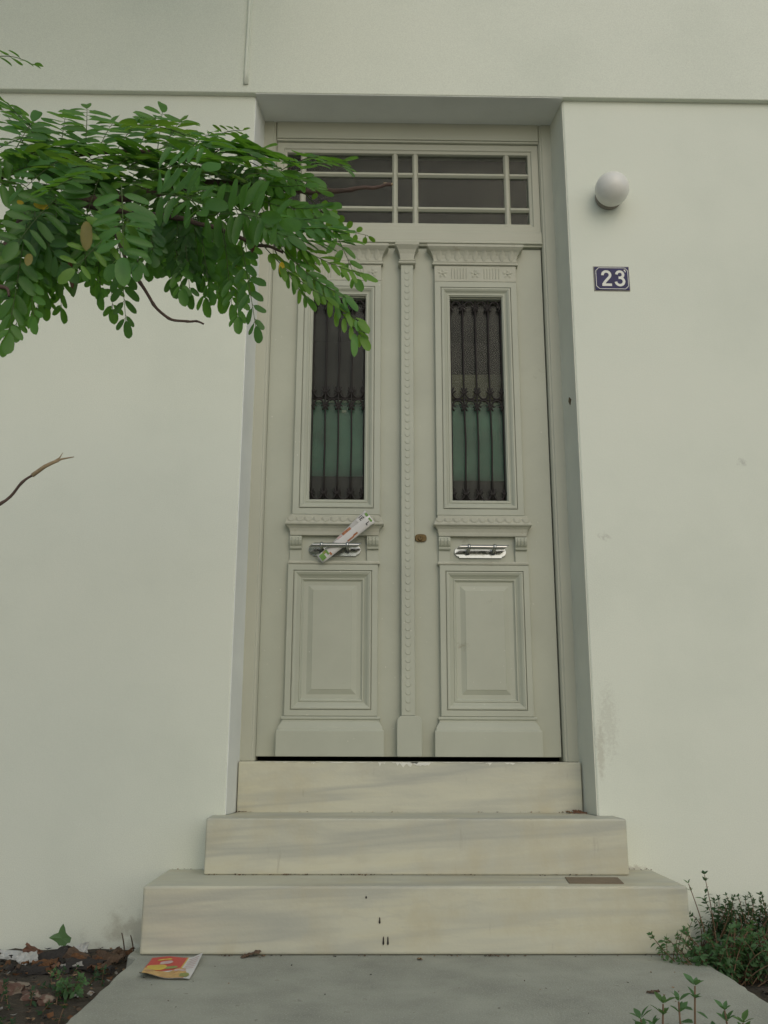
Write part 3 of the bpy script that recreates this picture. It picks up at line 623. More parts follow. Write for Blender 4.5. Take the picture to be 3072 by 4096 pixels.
SINGLE_LEAFLETS = [
    ((-0.33, -1.98, 1.508), (-0.328, -1.99, 1.481), 0.0085, 'y'),
    ((-0.648, -2.12, 1.502), (-0.641, -2.13, 1.452), 0.016, 'o'),
    ((-0.778, -2.02, 1.496), (-0.776, -2.03, 1.472), 0.011, 'o'),
    ((-0.789, -2.0, 1.609), (-0.763, -2.01, 1.597), 0.01, 'y'),
    ((-0.82, -2.0, 1.613), (-0.807, -2.01, 1.605), 0.006, 'y'),
    ((-0.731, -1.95, 1.524), (-0.72, -1.96, 1.47), 0.008, 'b'),
    ((-0.388, -2.0, 1.567), (-0.381, -2.01, 1.519), 0.011, 'b'),
    ((-0.422, -1.94, 1.563), (-0.416, -1.95, 1.517), 0.012, 'b'),
    ((-0.581, -2.13, 1.429), (-0.572, -2.14, 1.381), 0.021, 'm'),
    ((-0.194, -1.98, 1.366), (-0.193, -1.99, 1.324), 0.011, 'm'),
    ((-0.351, -1.98, 1.524), (-0.35, -1.99, 1.505), 0.008, 'l'),
]
# ------------------------------------------------------------------ door frame and transom
FY = .163
frame = empty('door_frame', (0, .2, .575), 'grey-green painted wooden door frame with a fanlight over the double door', 'door frame')
for sg in (-1, 1):
    m = Mesh(); a, b_ = .598, .662
    prof = [(a, .262), (a, FY+.012), (a+.006, FY+.004), (a+.012, FY+.004), (a+.016, FY), (b_, FY), (b_, .262)]
    poly = [(sg*x, y) for x, y in prof]
    if sg > 0: poly = poly[::-1]
    m.prism(poly, .574, 3.412)
    m.build('jamb', 'frame_paint', frame, bevel=.0015)
m = Mesh(); m.box(-.5978, .5978, FY-.0, .262, 3.322, 3.4115); m.box(-.5975, .5975, FY+.006, .262, 3.312, 3.3225); m.build('head', 'frame_paint', frame, bevel=.002)
m = Mesh(); m.molding(-.5975, .5975, .262, .088, [(0, 2.79), (0, 2.797), (.010, 2.80), (.010, 2.806), (.004, 2.812), (.004, 2.852), (.0, 2.864)])
m.v = [(max(-.5975, min(.5975, x)), y, z) for x, y, z in m.v]
m.build('transom_bar', 'frame_paint', frame, bevel=.001)
# fanlight sash with muntins and 15 panes
SX0, SX1, SZ0, SZ1 = -.597, .597, 2.8645, 3.3115
tr = Mesh(); tr.rect_sweep(SX0, SX1, SZ0, SZ1, [(0, .235), (0, .182), (.030, .182), (.034, .187), (.046, .190), (.048, .198), (.048, .235), (0, .235)])
sash = tr.build('fanlight_sash', 'frame_paint', frame, bevel=.001)
colx = [(-.549, -.489), (-.463, -.070), (-.045, .022), (.048, .440), (.467, .549)]
rowz = [(2.9125, 2.976), (3.000, 3.150), (3.174, 3.2635)]
def muntin(m, x0, x1, z0, z1, vert):
    c = .008
    if vert: pr = [(x0, .214), (x0, .200), (x0+c, .191), (x1-c, .191), (x1, .200), (x1, .214)]; m.prism(pr[::-1], z0, z1)
    else:
        pr = [(.214, z0), (.200, z0), (.191, z0+c), (.191, z1-c), (.200, z1), (.214, z1)]
        m.add([(x0, y, z) for y, z in pr]+[(x1, y, z) for y, z in pr], [tuple(range(6)), tuple(range(11, 5, -1))]+[(i, 6+i, 6+(i+1)%6, (i+1)%6) for i in range(6)])
for i in range(4):
    m = Mesh(); muntin(m, colx[i][1], colx[i+1][0], 2.905, 3.270, True); m.build('muntin', 'frame_paint', sash)
for i in range(2):
    for (a, b_) in colx:
        m = Mesh(); muntin(m, a-.001, b_+.001, rowz[i][1]+.0005, rowz[i+1][0]-.0005, False); m.build('muntin', 'frame_paint', sash)
for a, b_ in colx:
    for c, d in rowz:
        m = Mesh(); m.box(a-.006, b_+.006, .206, .209, c-.006, d+.006); m.build('pane', 'dusty_glass', sash)

# ------------------------------------------------------------------ door leaves
DY = .190                                    # face of the plain boards
def fan_relief(m, cx, y, cz, w_, h_, up_=True):   # a carved tongue/leaf: a small domed almond
    n = 8; vs_ = [(cx, y-.006, cz)]; s = 1 if up_ else -1
    for k in range(n):
        t = 2*math.pi*k/n; r = .5*(1-.25*math.sin(t)*s)
        vs_.append((cx+w_*r*math.cos(t), y+.001, cz+h_*.5*math.sin(t)))
    m.add(vs_, [(0, 1+(k+1)%n, 1+k) for k in range(n)])
def tongue(m, cx, y, z0, z1, w_, d=.005):     # hanging scallop with rounded lower end
    pts = [(-.5, 0), (-.46, -.5), (-.28, -.86), (0, -1), (.28, -.86), (.46, -.5), (.5, 0)]
    n = len(pts); h_ = z1-z0
    outer = [(cx+px*w_, y, z1+pz*h_) for px, pz in pts]; inner = [(cx+px*w_*.62, y-d, z1+pz*h_*.72) for px, pz in pts]
    m.add(outer+inner, [(i, i+1, n+i+1, n+i) for i in range(n-1)]+[tuple(range(n, 2*n))])
def c_scroll(m, xa, xb, z0, s, r=.0040, y=.199):  # bow between two bars; s=+1 bows up from the rail at z0
    mid = (xa+xb)/2; hw = (xb-xa)/2
    pts = []
    for k in range(13):
        t = -1+2*k/12; x = mid+t*(hw-.0045)
        zz = .004+.026*abs(t)**2.6
        pts.append((x, y, z0+s*zz))
    pts = [(xa+.011, y-.004, z0+s*.052), (xa+.0055, y-.001, z0+s*.040)]+pts+[(xb-.0055, y-.001, z0+s*.040), (xb-.011, y-.004, z0+s*.052)]
    m.tube(pts, r, seg=6)
def ear(m, x, z, s, sg, y=.197, r=.0038):
    m.tube([(x+sg*.002, y, z+s*.026), (x+sg*.009, y-.002, z+s*.030), (x+sg*.0165, y-.004, z+s*.037)], r, r*.8, seg=6)

def door_leaf(sg, label, panel_label=None):
    """sg=+1: leaf hinged on the right jamb; -1 its mirror image"""
    dx = 0 if sg > 0 else -.004
    def X(a, b_): return (a+dx, b_+dx) if sg > 0 else (-b_+dx, -a+dx)
    T = empty('door_leaf', (sg*.3, .21, .597), label, 'door')
    x0, x1 = X(.002, .5935); g0, g1 = X(.184, .407); GZ0, GZ1 = 1.621, 2.537
    m = Mesh()                                # stiles and rails round the window opening
    Z0, Z1 = .5905, 2.786
    fv = lambda y: [(x0,y,Z0),(x1,y,Z0),(x1,y,Z1),(x0,y,Z1),(g0-.004,y,GZ0-.004),(g1+.004,y,GZ0-.004),(g1+.004,y,GZ1+.004),(g0-.004,y,GZ1+.004)]
    m.add(fv(DY)+fv(.236), [(0,1,5,4),(1,2,6,5),(2,3,7,6),(3,0,4,7),(8,12,13,9),(9,13,14,10),(10,14,15,11),(11,15,12,8),
                            (0,8,9,1),(1,9,10,2),(2,10,11,3),(3,11,8,0),(4,5,13,12),(5,6,14,13),(6,7,15,14),(7,4,12,15)])
    m.build('board', 'door_paint', T, bevel=.0015)
    # window surround
    a, b_ = X(.115, .477)
    m = Mesh(); m.rect_sweep(a, b_, 1.5535, 2.6125, [(0, DY+.002), (0, .168), (.002, .166), (.0265, .166), (.0275, .173), (.0295, .173), (.0305, .165), (.036, .1645), (.043, .168), (.049, .174), (.0545, .1765), (.0555, .1735), (.0615, .1735), (.0635, .177), (.0665, .178), (.0675, .212)])
    m.build('window_surround', 'door_paint', T)
    m = Mesh(); m.box(g0-.003, g1+.003, .213, .217, GZ0-.003, GZ1+.003); m.build('pane', 'dusty_glass', T)
    # frieze with rosettes and flutes
    a, b_ = X(.1155, .4755)
    m = Mesh(); m.box(a, b_, .167, DY+.002, 2.6135, 2.689); fz = m.build('frieze', 'carved_paint', T, bevel=.0015)
    cx = (a+b_)/2
    for q in (-.143, 0, .143):
        m = Mesh()
        for k in range(5):
            t = R(90+72*k); pc = (cx+q+.0145*math.cos(t), 2.651+.0145*math.sin(t))
            e = (math.cos(t), math.sin(t)); pe = (-e[1], e[0])
            vs_ = [(pc[0], .1638, pc[1])]
            for j in range(8):
                u_ = 2*math.pi*j/8; l_, w2 = .012*math.cos(u_), .0085*math.sin(u_)
                vs_.append((pc[0]+e[0]*l_+pe[0]*w2, .1675, pc[1]+e[1]*l_+pe[1]*w2))
            m.add(vs_, [(0, 1+(j+1)%8, 1+j) for j in range(8)])
        m.lathe([(.0002, -.006), (.004, -.0055), (.006, -.0005)], (cx+q, .168, 2.651), seg=10)
        m.build('rosette', 'carved_paint', fz, smooth=False)
    for q in (-.0715, .0715):
        for k in range(6):
            xx = cx+q+(k-2.5)*.0128
            m = Mesh(); m.prism([(xx-.0038, .1675), (xx, .1645), (xx+.0038, .1675)], 2.627, 2.675); m.build('flute', 'carved_paint', fz)
    # cornice
    a, b_ = X(.114, .477)
    m = Mesh(); m.molding(a, b_, DY+.002, .024, [(.004, 2.690), (.008, 2.692), (.0085, 2.698), (.005, 2.701), (.008, 2.706), (.006, 2.7085), (.002, 2.709), (.003, 2.722), (.007, 2.737), (.015, 2.751), (.024, 2.760), (.029, 2.766), (.031, 2.768), (.031, 2.7785), (.028, 2.7805)])
    cn = m.build('cornice', 'carved_paint', T, bevel=.0008)
    for k in range(9):
        m = Mesh(); xx = a+.022+k*(b_-a-.044)/8
        lz = [(2.713, .0035), (2.724, .0055), (2.738, .009), (2.750, .0155), (2.757, .022)]
        hw = [.006, .012, .014, .010, .003]
        vs_ = []
        for (z, pj), h_ in zip(lz, hw):
            y0 = DY+.002-.024-pj
            vs_ += [(xx-h_, y0+.0015, z), (xx-h_*.45, y0-.0016, z), (xx, y0-.0002, z), (xx+h_*.45, y0-.0016, z), (xx+h_, y0+.0015, z)]
        m.add(vs_, [(5*i+j, 5*i+j+1, 5*i+6+j, 5*i+5+j) for i in range(4) for j in range(4)])
        m.build('carved_leaf', 'carved_paint', cn, smooth=True)
    # sill under the window with scallops
    a, b_ = X(.121, .483)
    m = Mesh(); m.molding(a, b_, DY+.002, .024, [(-.001, 1.4665), (0, 1.472), (.001, 1.482), (.005, 1.495), (.012, 1.504), (.0205, 1.509), (.0215, 1.515), (.018, 1.5165), (.015, 1.528), (.010, 1.540), (.0045, 1.5415), (.0045, 1.5505), (.002, 1.553)])
    sl = m.build('sill', 'carved_paint', T, bevel=.0008)
    for k in range(11):
        xx = a+.004+k*(b_-a-.008)/10; m = Mesh(); tongue(m, xx, DY-.022-.0168, 1.5165, 1.5385, .034, .0022); m.build('scallop', 'carved_paint', sl)
    # letter-box height recess with brackets
    for (p_, q_) in ((.121, .169), (.435, .483)):
        c0, c1 = X(p_, q_)
        m = Mesh(); pr = [(DY+.002, 1.3625), (.180, 1.3625), (.180, 1.408), (.170, 1.411), (.168, 1.418), (.174, 1.4205), (.165, 1.430), (.160, 1.444), (.161, 1.456), (.166, 1.4635), (DY+.002, 1.4645)]
        k = len(pr); m.add([(c0, y, z) for y, z in pr]+[(c1, y, z) for y, z in pr], [tuple(range(k)), tuple(range(2*k-1, k-1, -1))]+[(i, k+i, k+(i+1)%k, (i+1)%k) for i in range(k)])
        br_ = m.build('bracket', 'door_paint', T, bevel=.001)
        for j in range(3):
            xx = c0+.010+j*(c1-c0-.020)/2; m = Mesh(); m.tube([(xx, .1685, 1.427), (xx, .1615, 1.436), (xx, .1585, 1.446), (xx, .1600, 1.457)], .003, .003, seg=6); m.build('reed', 'door_paint', br_)
    a, b_ = X(.121, .483)
    m = Mesh(); m.molding(a, b_, DY+.002, .022, [(0, 1.346), (.005, 1.348), (.006, 1.354), (.003, 1.357), (.002, 1.361)]); m.build('bead', 'carved_paint', T, bevel=.0006)
    # lower raised panel
    a, b_ = X(.123, .488)
    m = Mesh(); m.rect_sweep(a, b_, .7435, 1.3455, [(0, DY+.002), (0, .168), (.002, .166), (.0235, .166), (.0245, .173), (.0265, .173), (.0275, .165), (.032, .1645), (.040, .168), (.048, .175), (.0555, .179), (.0565, .176), (.061, .176), (.063, .181), (.068, .1845), (.084, .1850), (.087, .1840), (.102, .1785), (.104, .1770)], cap=True)
    m.build('lower_panel', 'door_paint', T)
    # plinth
    a, b_ = X(.117, .495)
    m = Mesh(); m.molding(a, b_, DY+.002, .022, [(.020, .5915), (.020, .686), (.018, .690), (.015, .692), (.013, .702), (.006, .714), (.001, .722), (0, .730), (.005, .7325), (.0055, .739), (.002, .743)])
    m.build('plinth', 'door_paint', T, bevel=.001)
    # wrought-iron grille
    G = Mesh(); 
    xs_ = [g0+(g1-g0)*k/4 for k in range(5)]
    G.tube([(g0-.002, .201, 2.073), (g1+.002, .201, 2.073)], .0035, seg=6); gr = G.build('window_grille', 'wrought_iron', T, smooth=True)
    for k in range(5):
        xx = xs_[k]+(.002 if k == 0 else -.002 if k == 4 else 0)
        bow = 0 if k in (0, 4) else random.uniform(-.004, .004)
        m = Mesh(); m.tube([(xx, .201, GZ0), (xx+bow*.3, .201, 1.75), (xx+bow, .200, 1.88), (xx, .201, 2.06), (xx, .201, 2.3), (xx, .201, GZ1)], .0043 if 0 < k < 4 else .0028, seg=6); m.build('bar', 'wrought_iron', gr, smooth=True)
        for zc, s_ in ((2.073, 1), (2.073, -1), (GZ1-.002, -1), (GZ0+.002, 1)):
            m = Mesh(); m.box(xx-.0072, xx+.0072, .1945, .2065, zc+s_*.0335-.003, zc+s_*.0335+.003)
            for e_ in (-1, 1):
                if (k == 0 and e_ < 0) or (k == 4 and e_ > 0): continue
                ear(m, xx, zc, s_, e_)
            m.build('collar', 'wrought_iron', gr)
        if k < 4:
            for zc, s_ in ((2.073, 1), (2.073, -1), (GZ1-.002, -1), (GZ0+.002, 1)):
                m = Mesh(); c_scroll(m, xs_[k], xs_[k+1], zc, s_); m.build('scroll', 'wrought_iron', gr, smooth=True)
    return T, X

leafL, XL = door_leaf(-1, 'left-hinged pale grey door leaf holding the rolled advertising leaflet')
leafR, XR = door_leaf(1, 'pale grey door leaf with the brass keyhole and ribbed centre strip')
leafL['label'] = 'pale grey carved door leaf with the rolled advertising leaflet stuck in its handle'

# pilaster strip covering the joint, fixed to the keyhole leaf
m = Mesh(); m.prism([(-.0335, DY-.001), (-.0335, .157), (-.0315, .154), (.0195, .154), (.0215, .157), (.0215, DY-.001)][::-1], .7465, 2.684)
ps = m.build('centre_strip', 'door_paint', leafR, bevel=.001)
for k in range(61):
    z = .772+k*.0313
    m = Mesh(); n = 7; cx = -.006; hw = .0115
    pts = [(cx+hw*math.cos(R(180+180*i/n)), z+.0125*math.sin(R(180+180*i/n))) for i in range(n+1)]
    outer = [(x, .1545, zz) for x, zz in pts]; inner = [(cx+(x-cx)*.86, .1522, z+.002+(zz-z)*.80) for x, zz in pts]; topc = [(cx+(x-cx)*.35, .1538, z+.023+(zz-z)*.1) for x, zz in pts]
    q = n+1
    m.add(outer+inner+topc, [(i, i+1, q+i+1, q+i) for i in range(n)]+[(q+i, q+i+1, 2*q+i+1, 2*q+i) for i in range(n)])
    m.build('carved_scale', 'door_paint', ps)
m = Mesh(); m.molding(-.0335, .0215, DY-.001, .036, [(.004, 2.6845), (.010, 2.688), (.011, 2.694), (.006, 2.698), (.010, 2.703), (.006, 2.707), (.002, 2.709), (.006, 2.735), (.012, 2.752), (.022, 2.766), (.025, 2.770), (.025, 2.778), (.023, 2.780)])
m.build('capital', 'carved_paint', leafR, bevel=.0008)
m = Mesh(); c = .022; b0, b1, z0_, z1_ = -.051, .047, .591, .7455
pl = [(b0+.003, z0_), (b1-.003, z0_), (b1, z0_+.005)]+[(b1-c+c*math.cos(R(a)), z1_-c+c*math.sin(R(a))) for a in range(0, 91, 15)]+[(b0+c+c*math.cos(R(a)), z1_-c+c*math.sin(R(a))) for a in range(90, 181, 15)]+[(b0, z0_+.005)]
m.plate(pl, .146, DY-.001); m.build('base_block', 'door_paint', leafR, bevel=.003)
# keyhole escutcheon
m = Mesh(); c = [(.049+.024*math.copysign(abs(math.cos(t))**.7, math.cos(t)), 1.4615+.0165*math.copysign(abs(math.sin(t))**.7, math.sin(t))) for t in [2*math.pi*k/28 for k in range(28)]]
m.plate(c, .1835, DY+.001); kh = m.build('keyhole_plate', 'brass', leafR, bevel=.0015)
m = Mesh(); m.lathe([(.0105, 0), (.0105, -.005), (.009, -.0065), (.006, -.0065), (.0055, -.004)], (.0465, .1835, 1.4605), seg=20); m.build('lock_cylinder', 'brass', kh, smooth=False)
m = Mesh(); m.box(.0455, .0475, .1785, .182, 1.455, 1.466); m.box(.062, .0635, .1828, .184, 1.460, 1.4625); m.build('key_slot', 'dark_hole', kh)

# handles
def handle(T, xc, zc):
    hw, hh, nt_ = .107, .0255, .010
    pl = [(-hw+.018, -hh), (hw-.018, -hh), (hw-.018, -hh+.006)]+[(hw-.018+.018*math.cos(R(a)), (hh-.006)*math.sin(R(a))) for a in range(-75, 76, 15)]+[(hw-.018, hh-.006), (hw-.018, hh), (-hw+.018, hh), (-hw+.018, hh-.006)]+[(-hw+.018+.018*math.cos(R(a)), (hh-.006)*math.sin(R(a))) for a in range(105, 256, 15)]+[(-hw+.018, -hh+.006)]
    m = Mesh(); m.plate([(xc+x, zc+z) for x, z in pl], .1835, DY+.001); H = m.build('handle', 'chrome', T, bevel=.002, seg=3)
    m = Mesh(); seg = 20; rr = .0095; zb = zc+.010; yb = .130; vs_ = []
    for sgn in (-1, 1):
        for k in range(seg):
            t = 2*math.pi*k/seg; zz = math.sin(t)*rr
            vs_.append((xc+.004+sgn*.096+(zz*1.3 if sgn > 0 else zz*1.3), yb+rr*math.cos(t), zb+zz))
    m.add(vs_, [(k, (k+1)%seg, seg+(k+1)%seg, seg+k) for k in range(seg)]+[tuple(range(seg)), tuple(range(seg, 2*seg))])
    m.build('pull_bar', 'chrome', H, bevel=.0012)
    for q in (-.052, .052):
        m = Mesh(); m.tube([(xc+q, .185, zc), (xc+q, .175, zc+.0005), (xc+q, .155, zc+.003), (xc+q, .138, zc+.008)], .0085, seg=14, rad=[.0135, .0095, .0075, .0085]); m.build('post', 'chrome', H, smooth=True)
        m = Mesh(); seg2 = 20
        m.tube([(xc+q-.0065, yb, zb), (xc+q-.005, yb, zb), (xc+q, yb, zb), (xc+q+.005, yb, zb), (xc+q+.0065, yb, zb)], .013, seg=seg2, rad=[.0098, .0122, .0138, .0122, .0098]); m.build('collar', 'chrome', H, smooth=True)
    return H
handle(leafR, .2925, 1.4025)
handle(leafL, -.304, 1.4075)

# curtains, paper and a reflection-coloured sheet behind the glass
def torn_sheet(x0, x1, z0, z1, y, seed, mat, nm, label, cat, amp=.012):
    m = Mesh(); n = 26; vs_ = []
    for i in range(n+1):
        x = x0+(x1-x0)*i/n; zt = z1+amp*noise.noise((x*40, seed, 0))+amp*.6*noise.noise((x*110, seed, 3)); yv = y+.002*math.sin(x*23+seed)
        for k in range(7): vs_.append((x, yv+.004*noise.noise((x*20, k, seed)), z0+(zt-z0)*k/6))
    m.add(vs_, [(7*i+k, 7*i+7+k, 7*i+8+k, 7*i+1+k) for i in range(n) for k in range(6)])
    o = m.build(nm, mat, smooth=True, recalc=False); s_ = o.modifiers.new('thick', 'SOLIDIFY'); s_.thickness = .0015
    return tag(o, label, cat)
torn_sheet(-.445, -.175, 1.735, 2.066, .228, 2, 'teal_cloth', 'curtain', 'teal cloth with a torn top edge behind the glass above the rolled leaflet', 'curtain')
torn_sheet(.165, .425, 1.720, 2.062, .228, 5, 'teal_cloth', 'curtain', 'teal cloth behind the glass of the keyhole leaf', 'curtain', .004)
torn_sheet(-.43, -.19, 2.02, 2.078, .231, 9, 'paper_white', 'paper_strip', 'torn white paper edge above the teal cloth, leaflet side', 'paper', .010)
torn_sheet(.18, .41, 2.02, 2.074, .231, 12, 'paper_white', 'paper_strip', 'straight white paper edge above the teal cloth, keyhole side', 'paper', .003)
torn_sheet(.165, .425, 1.95, 2.23, .30, 15, 'tan_reflection', 'reflection_sheet', 'tan sheet added behind the keyhole leaf glass as a painted reflection', 'cardboard', .002)  # added sheet whose tan colour stands in for a reflection in the pane

# ------------------------------------------------------------------ marble steps
def slab(name, polys, z0, z1, label, bev=.006):
    m = Mesh(); m.prism(polys, z0, z1); o = m.build(name, 'marble', bevel=bev, seg=3); tag(o, label, 'step'); return o
th = slab('marble_step', [(-.655, .130), (.654, .130), (.654, .29), (-.655, .29)], .385, .573, 'marble step directly under the door with white paint flaking along its top edge', .004)
s2 = slab('marble_step', [(-.721, -.155), (.741, -.155), (.738, -.003), (.672, -.003), (.656, .150), (-.656, .150), (-.674, -.003), (-.724, -.003)], .2035, .388, 'narrow middle marble step projecting slightly from the wall')
s3 = slab('marble_step', [(-.869, -.400), (.860, -.399), (.862, -.003), (-.871, -.003)], .0015, .203, 'widest lowest grey-veined marble step resting on the concrete path', .008)
def flake(parent, x, z, w_, h_, y, seed, mat='old_white_paint', nm='paint_flake'):
    random.seed(seed); n = 14; tp = [(x+w_*(i/n-.5), z) for i in range(n+1)]; bt = [(x+w_*(i/n-.5), z-h_*random.uniform(.15, 1)*math.sin(math.pi*(i+.4)/(n+.8))) for i in range(n, -1, -1)]
    m = Mesh(); pl = tp[::-1][::-1]; m.plate([(a, b_) for a, b_ in bt[::-1]]+tp[::-1], y-.0018, y+.001); m.build(nm, mat, parent)
for i, (x, w_, h_) in enumerate([(-.02, .10, .022), (.045, .09, .02), (.30, .035, .014), (.385, .05, .012), (-.11, .03, .02), (.56, .06, .008), (-.37, .02, .01), (.2, .20, .005), (-.25, .30, .0045), (.47, .16, .004), (-.50, .14, .004)]):
    flake(th, x, .5715, w_, h_, .130, 40+i)
for x, z, h_ in [(-.110, .043, .026), (-.096, .043, .026), (-.122, .102, .020), (-.165, .170, .008)]:
    m = Mesh(); n = 10; c = []
    for k in range(n): t = 2*math.pi*k/n; c.append((x+.0032*math.cos(t)*(1.2 if math.sin(t) < 0 else .7), z+h_*.5*math.sin(t)))
    m.plate(c, -.4025, -.398); m.build('dark_drip', 'litter_dark', s3, bevel=.0008)
m = Mesh(); m.prism([(.492, -.345), (.668, -.352), (.684, -.215), (.506, -.212)], .2035, .2055); tag(m.build('cardboard_piece', 'cardboard'), 'flat brown cardboard rectangle lying on the lowest step tread', 'cardboard')

# ------------------------------------------------------------------ wall lamp, number plate, cable, latch
lamp = empty('wall_lamp', (.856, -.002, 2.925), 'round white globe lamp fixed to the wall above the number plate', 'lamp')
LC = (.856, 0, 2.926)
m = Mesh(); m.lathe([(.056, .001), (.058, -.006), (.058, -.014), (.054, -.020), (.048, -.021)], LC, seg=36); m.build('base', 'lamp_base', lamp, bevel=.001)
m = Mesh(); m.lathe([(max(.0005, .0715*math.sin(R(38+142*k/26))), -.070+.0715*math.cos(R(38+142*k/26))) for k in range(27)], LC, seg=48); m.build('globe', 'lamp_white', lamp, smooth=True)
plate = empty('number_plate', (.85, -.003, 2.488), 'small blue enamel house number plate reading 23 below the globe lamp', 'house number')
px0, px1, pz0, pz1 = .779, .923, 2.491, 2.597
m = Mesh(); m.box(px0-.005, px1+.003, -.0022, .0005, pz0-.004, pz1+.004); m.build('mortar_edge', 'litter_grey', plate, bevel=.001)
m = Mesh(); m.box(px0, px1, -.0055, -.0015, pz0, pz1); m.build('plate', 'enamel_blue', plate, bevel=.0015)
m = Mesh(); i_ = .0045; c = .013; y = -.0061
ring = [(px0+i_+c, pz0+i_), (px1-i_-c, pz0+i_), (px1-i_-c*.55, pz0+i_+c*.45), (px1-i_, pz0+i_+c), (px1-i_, pz1-i_-c), (px1-i_-c*.45, pz1-i_-c*.55), (px1-i_-c, pz1-i_), (px0+i_+c, pz1-i_), (px0+i_+c*.55, pz1-i_-c*.45), (px0+i_, pz1-i_-c), (px0+i_, pz0+i_+c), (px0+i_+c*.45, pz0+i_+c*.55)]
for k in range(len(ring)):
    for q in ribbon([ring[k], ring[(k+1)%len(ring)]], .0024): m.add([(v.x, y-.00025*(k % 2), v.y) for v in q], [(0, 1, 2, 3)])
m.build('border', 'enamel_white', plate, recalc=False)
def digit(strokes, x, z, h_):
    m = Mesh()
    for si, st in enumerate(strokes):
        for q in ribbon([(x+a*h_, z+b_*h_) for a, b_ in st], .155*h_): m.add([(v.x, y-.0004-.0003*si, v.y) for v in q], [(0, 1, 2, 3)])
    return m.build('digit', 'enamel_white', plate, recalc=False)
two = [arc(.30, .70, .22, 185, -35, 16)+[(.36, .44), (.20, .25), (.115, .09)], [(.04, .077), (.60, .077)]]
three = [arc(.28, .725, .195, 175, -88, 16), arc(.27, .295, .235, 86, -175, 18), [(.20, .525), (.31, .525)]]
digit(two, .805, 2.508, .073); digit(three, .8635, 2.508, .073)
m = Mesh(); m.box(.9025, .9085, -.0066, -.0054, 2.578, 2.584); m.box(.9065, .9105, -.0066, -.0054, 2.573, 2.577); m.build('enamel_chip', 'enamel_white', plate)
m = Mesh(); pts = [(-.722+.004*noise.noise((z*3, 0, 0)), -.030, z) for z in [3.448+.07*k for k in range(24)]]
m.tube(pts, .0075, .0075, seg=8); m.tube([(x+.009, y-.0, z) for x, y, z in pts], .0045, seg=8)
tag(m.build('wall_cable', 'wall_plaster', smooth=True), 'painted-over cable running up the upper wall above the foliage', 'cable')
m = Mesh(); m.add([(.6675, .060, 2.026), (.664, .082, 2.044), (.6635, .094, 2.028), (.665, .074, 2.006), (.674, .060, 2.026), (.674, .082, 2.044), (.674, .094, 2.028), (.674, .074, 2.006)], [(0, 1, 2, 3), (0, 4, 5, 1), (1, 5, 6, 2), (2, 6, 7, 3), (3, 7, 4, 0)])
tag(m.build('strike_plate', 'brass', bevel=.001), 'tiny brass latch piece set in the plaster side of the doorway', 'latch')
# ------------------------------------------------------------------ rolled leaflet in the handle
lo, hi = Vector((-.362, .151, 1.362)), Vector((-.156, .112, 1.528))
U = (hi-lo); LEN = U.length; U.normalize(); W_ = Vector((-.63, 0, .776)); W_ = (W_-U*W_.dot(U)).normalized(); F_ = W_.cross(U).normalized()
if F_.y > 0: F_ = -F_
roll_ = empty('rolled_leaflet', lo, 'rolled white and green advertising leaflet tucked behind a door handle', 'leaflet')
def roll_pt(u_, w_, hw, th, off=0.0, base=(0, 0)):
    t = max(-1, min(1, w_/hw)); return lo+U*(u_*LEN)+W_*(w_+base[0])+F_*(th*math.sqrt(max(0, 1-t*t))+off+base[1])
def roll_body(u0, u1, hw0, hw1, th, base0, base1, name, mat):
    m = Mesh(); n, s_ = 12, 20; vs_ = []
    for i in range(n+1):
        f = i/n; hw = hw0+(hw1-hw0)*f; b0 = (base0[0]+(base1[0]-base0[0])*f, base0[1]+(base1[1]-base0[1])*f)
        for k in range(s_):
            t = 2*math.pi*k/s_; q = 1+.05*noise.noise((i*.6, k*.5, 2))
            vs_.append(lo+U*((u0+(u1-u0)*f)*LEN)+W_*(b0[0]+hw*q*math.cos(t))+F_*(b0[1]+th*q*math.sin(t)))
    m.add(vs_, [(i*s_+k, i*s_+(k+1)%s_, (i+1)*s_+(k+1)%s_, (i+1)*s_+k) for i in range(n) for k in range(s_)]+[tuple(range(s_)), tuple(range(n*s_, (n+1)*s_))])
    return m.build(name, mat, roll_, smooth=True)
bd = roll_body(0, 1, .0195, .0205, .0075, (0, 0), (-.004, 0), 'outer_sheet', 'paper_white')
fl = roll_body(.30, 1.0, .010, .0150, .0045, (.012, -.002), (.026, -.002), 'inner_sheet', 'paper_grey')
def decal(u0, u1, w0, w1, hw, th, mat, nm, parent, base=(0, 0)):
    m = Mesh(); n = 8; vs_ = []
    for i in range(n+1):
        w_ = w0+(w1-w0)*i/n; vs_ += [roll_pt(u0, w_, hw, th, .0009, base), roll_pt(u1, w_, hw, th, .0009, base)]
    m.add(vs_, [(2*i, 2*i+1, 2*i+3, 2*i+2) for i in range(n)]); m.build(nm, mat, parent, recalc=False)
for a in [(.02, .10, -.013, .013, 'print_green'), (.14, .17, -.008, .015, 'print_green'), (.10, .14, .004, .016, 'print_lightgreen'), (.17, .20, -.016, -.004, 'print_orange'), (.62, .70, -.016, -.009, 'print_orange'), (.50, .62, -.018, -.012, 'print_orange'), (.955, .985, -.018, .004, 'print_green')]:
    decal(a[0], a[1], a[2], a[3], .021, .0078, a[4], 'colour_print', bd)
FB = (.020, -.002)
for a in [(.955, .995, -.009, .010, 'print_green'), (.50, .66, -.010, .006, 'print_orange'), (.40, .48, -.007, .004, 'print_pink'), (.80, .95, -.012, .012, 'paper_white')]:
    decal(a[0], a[1], a[2], a[3], .0145, .0050, a[4], 'colour_print', fl, FB)
def glyph(parts, u0, w0, hh, ww, hw, th, parent, base):   # letters read across the sheet (along -W), tops toward +U
    for (a, b_, c, d) in parts: decal(u0+b_*hh, u0+d*hh, w0-a*ww, w0-c*ww, hw, th+.0004, 'print_black', 'letter', parent, base)
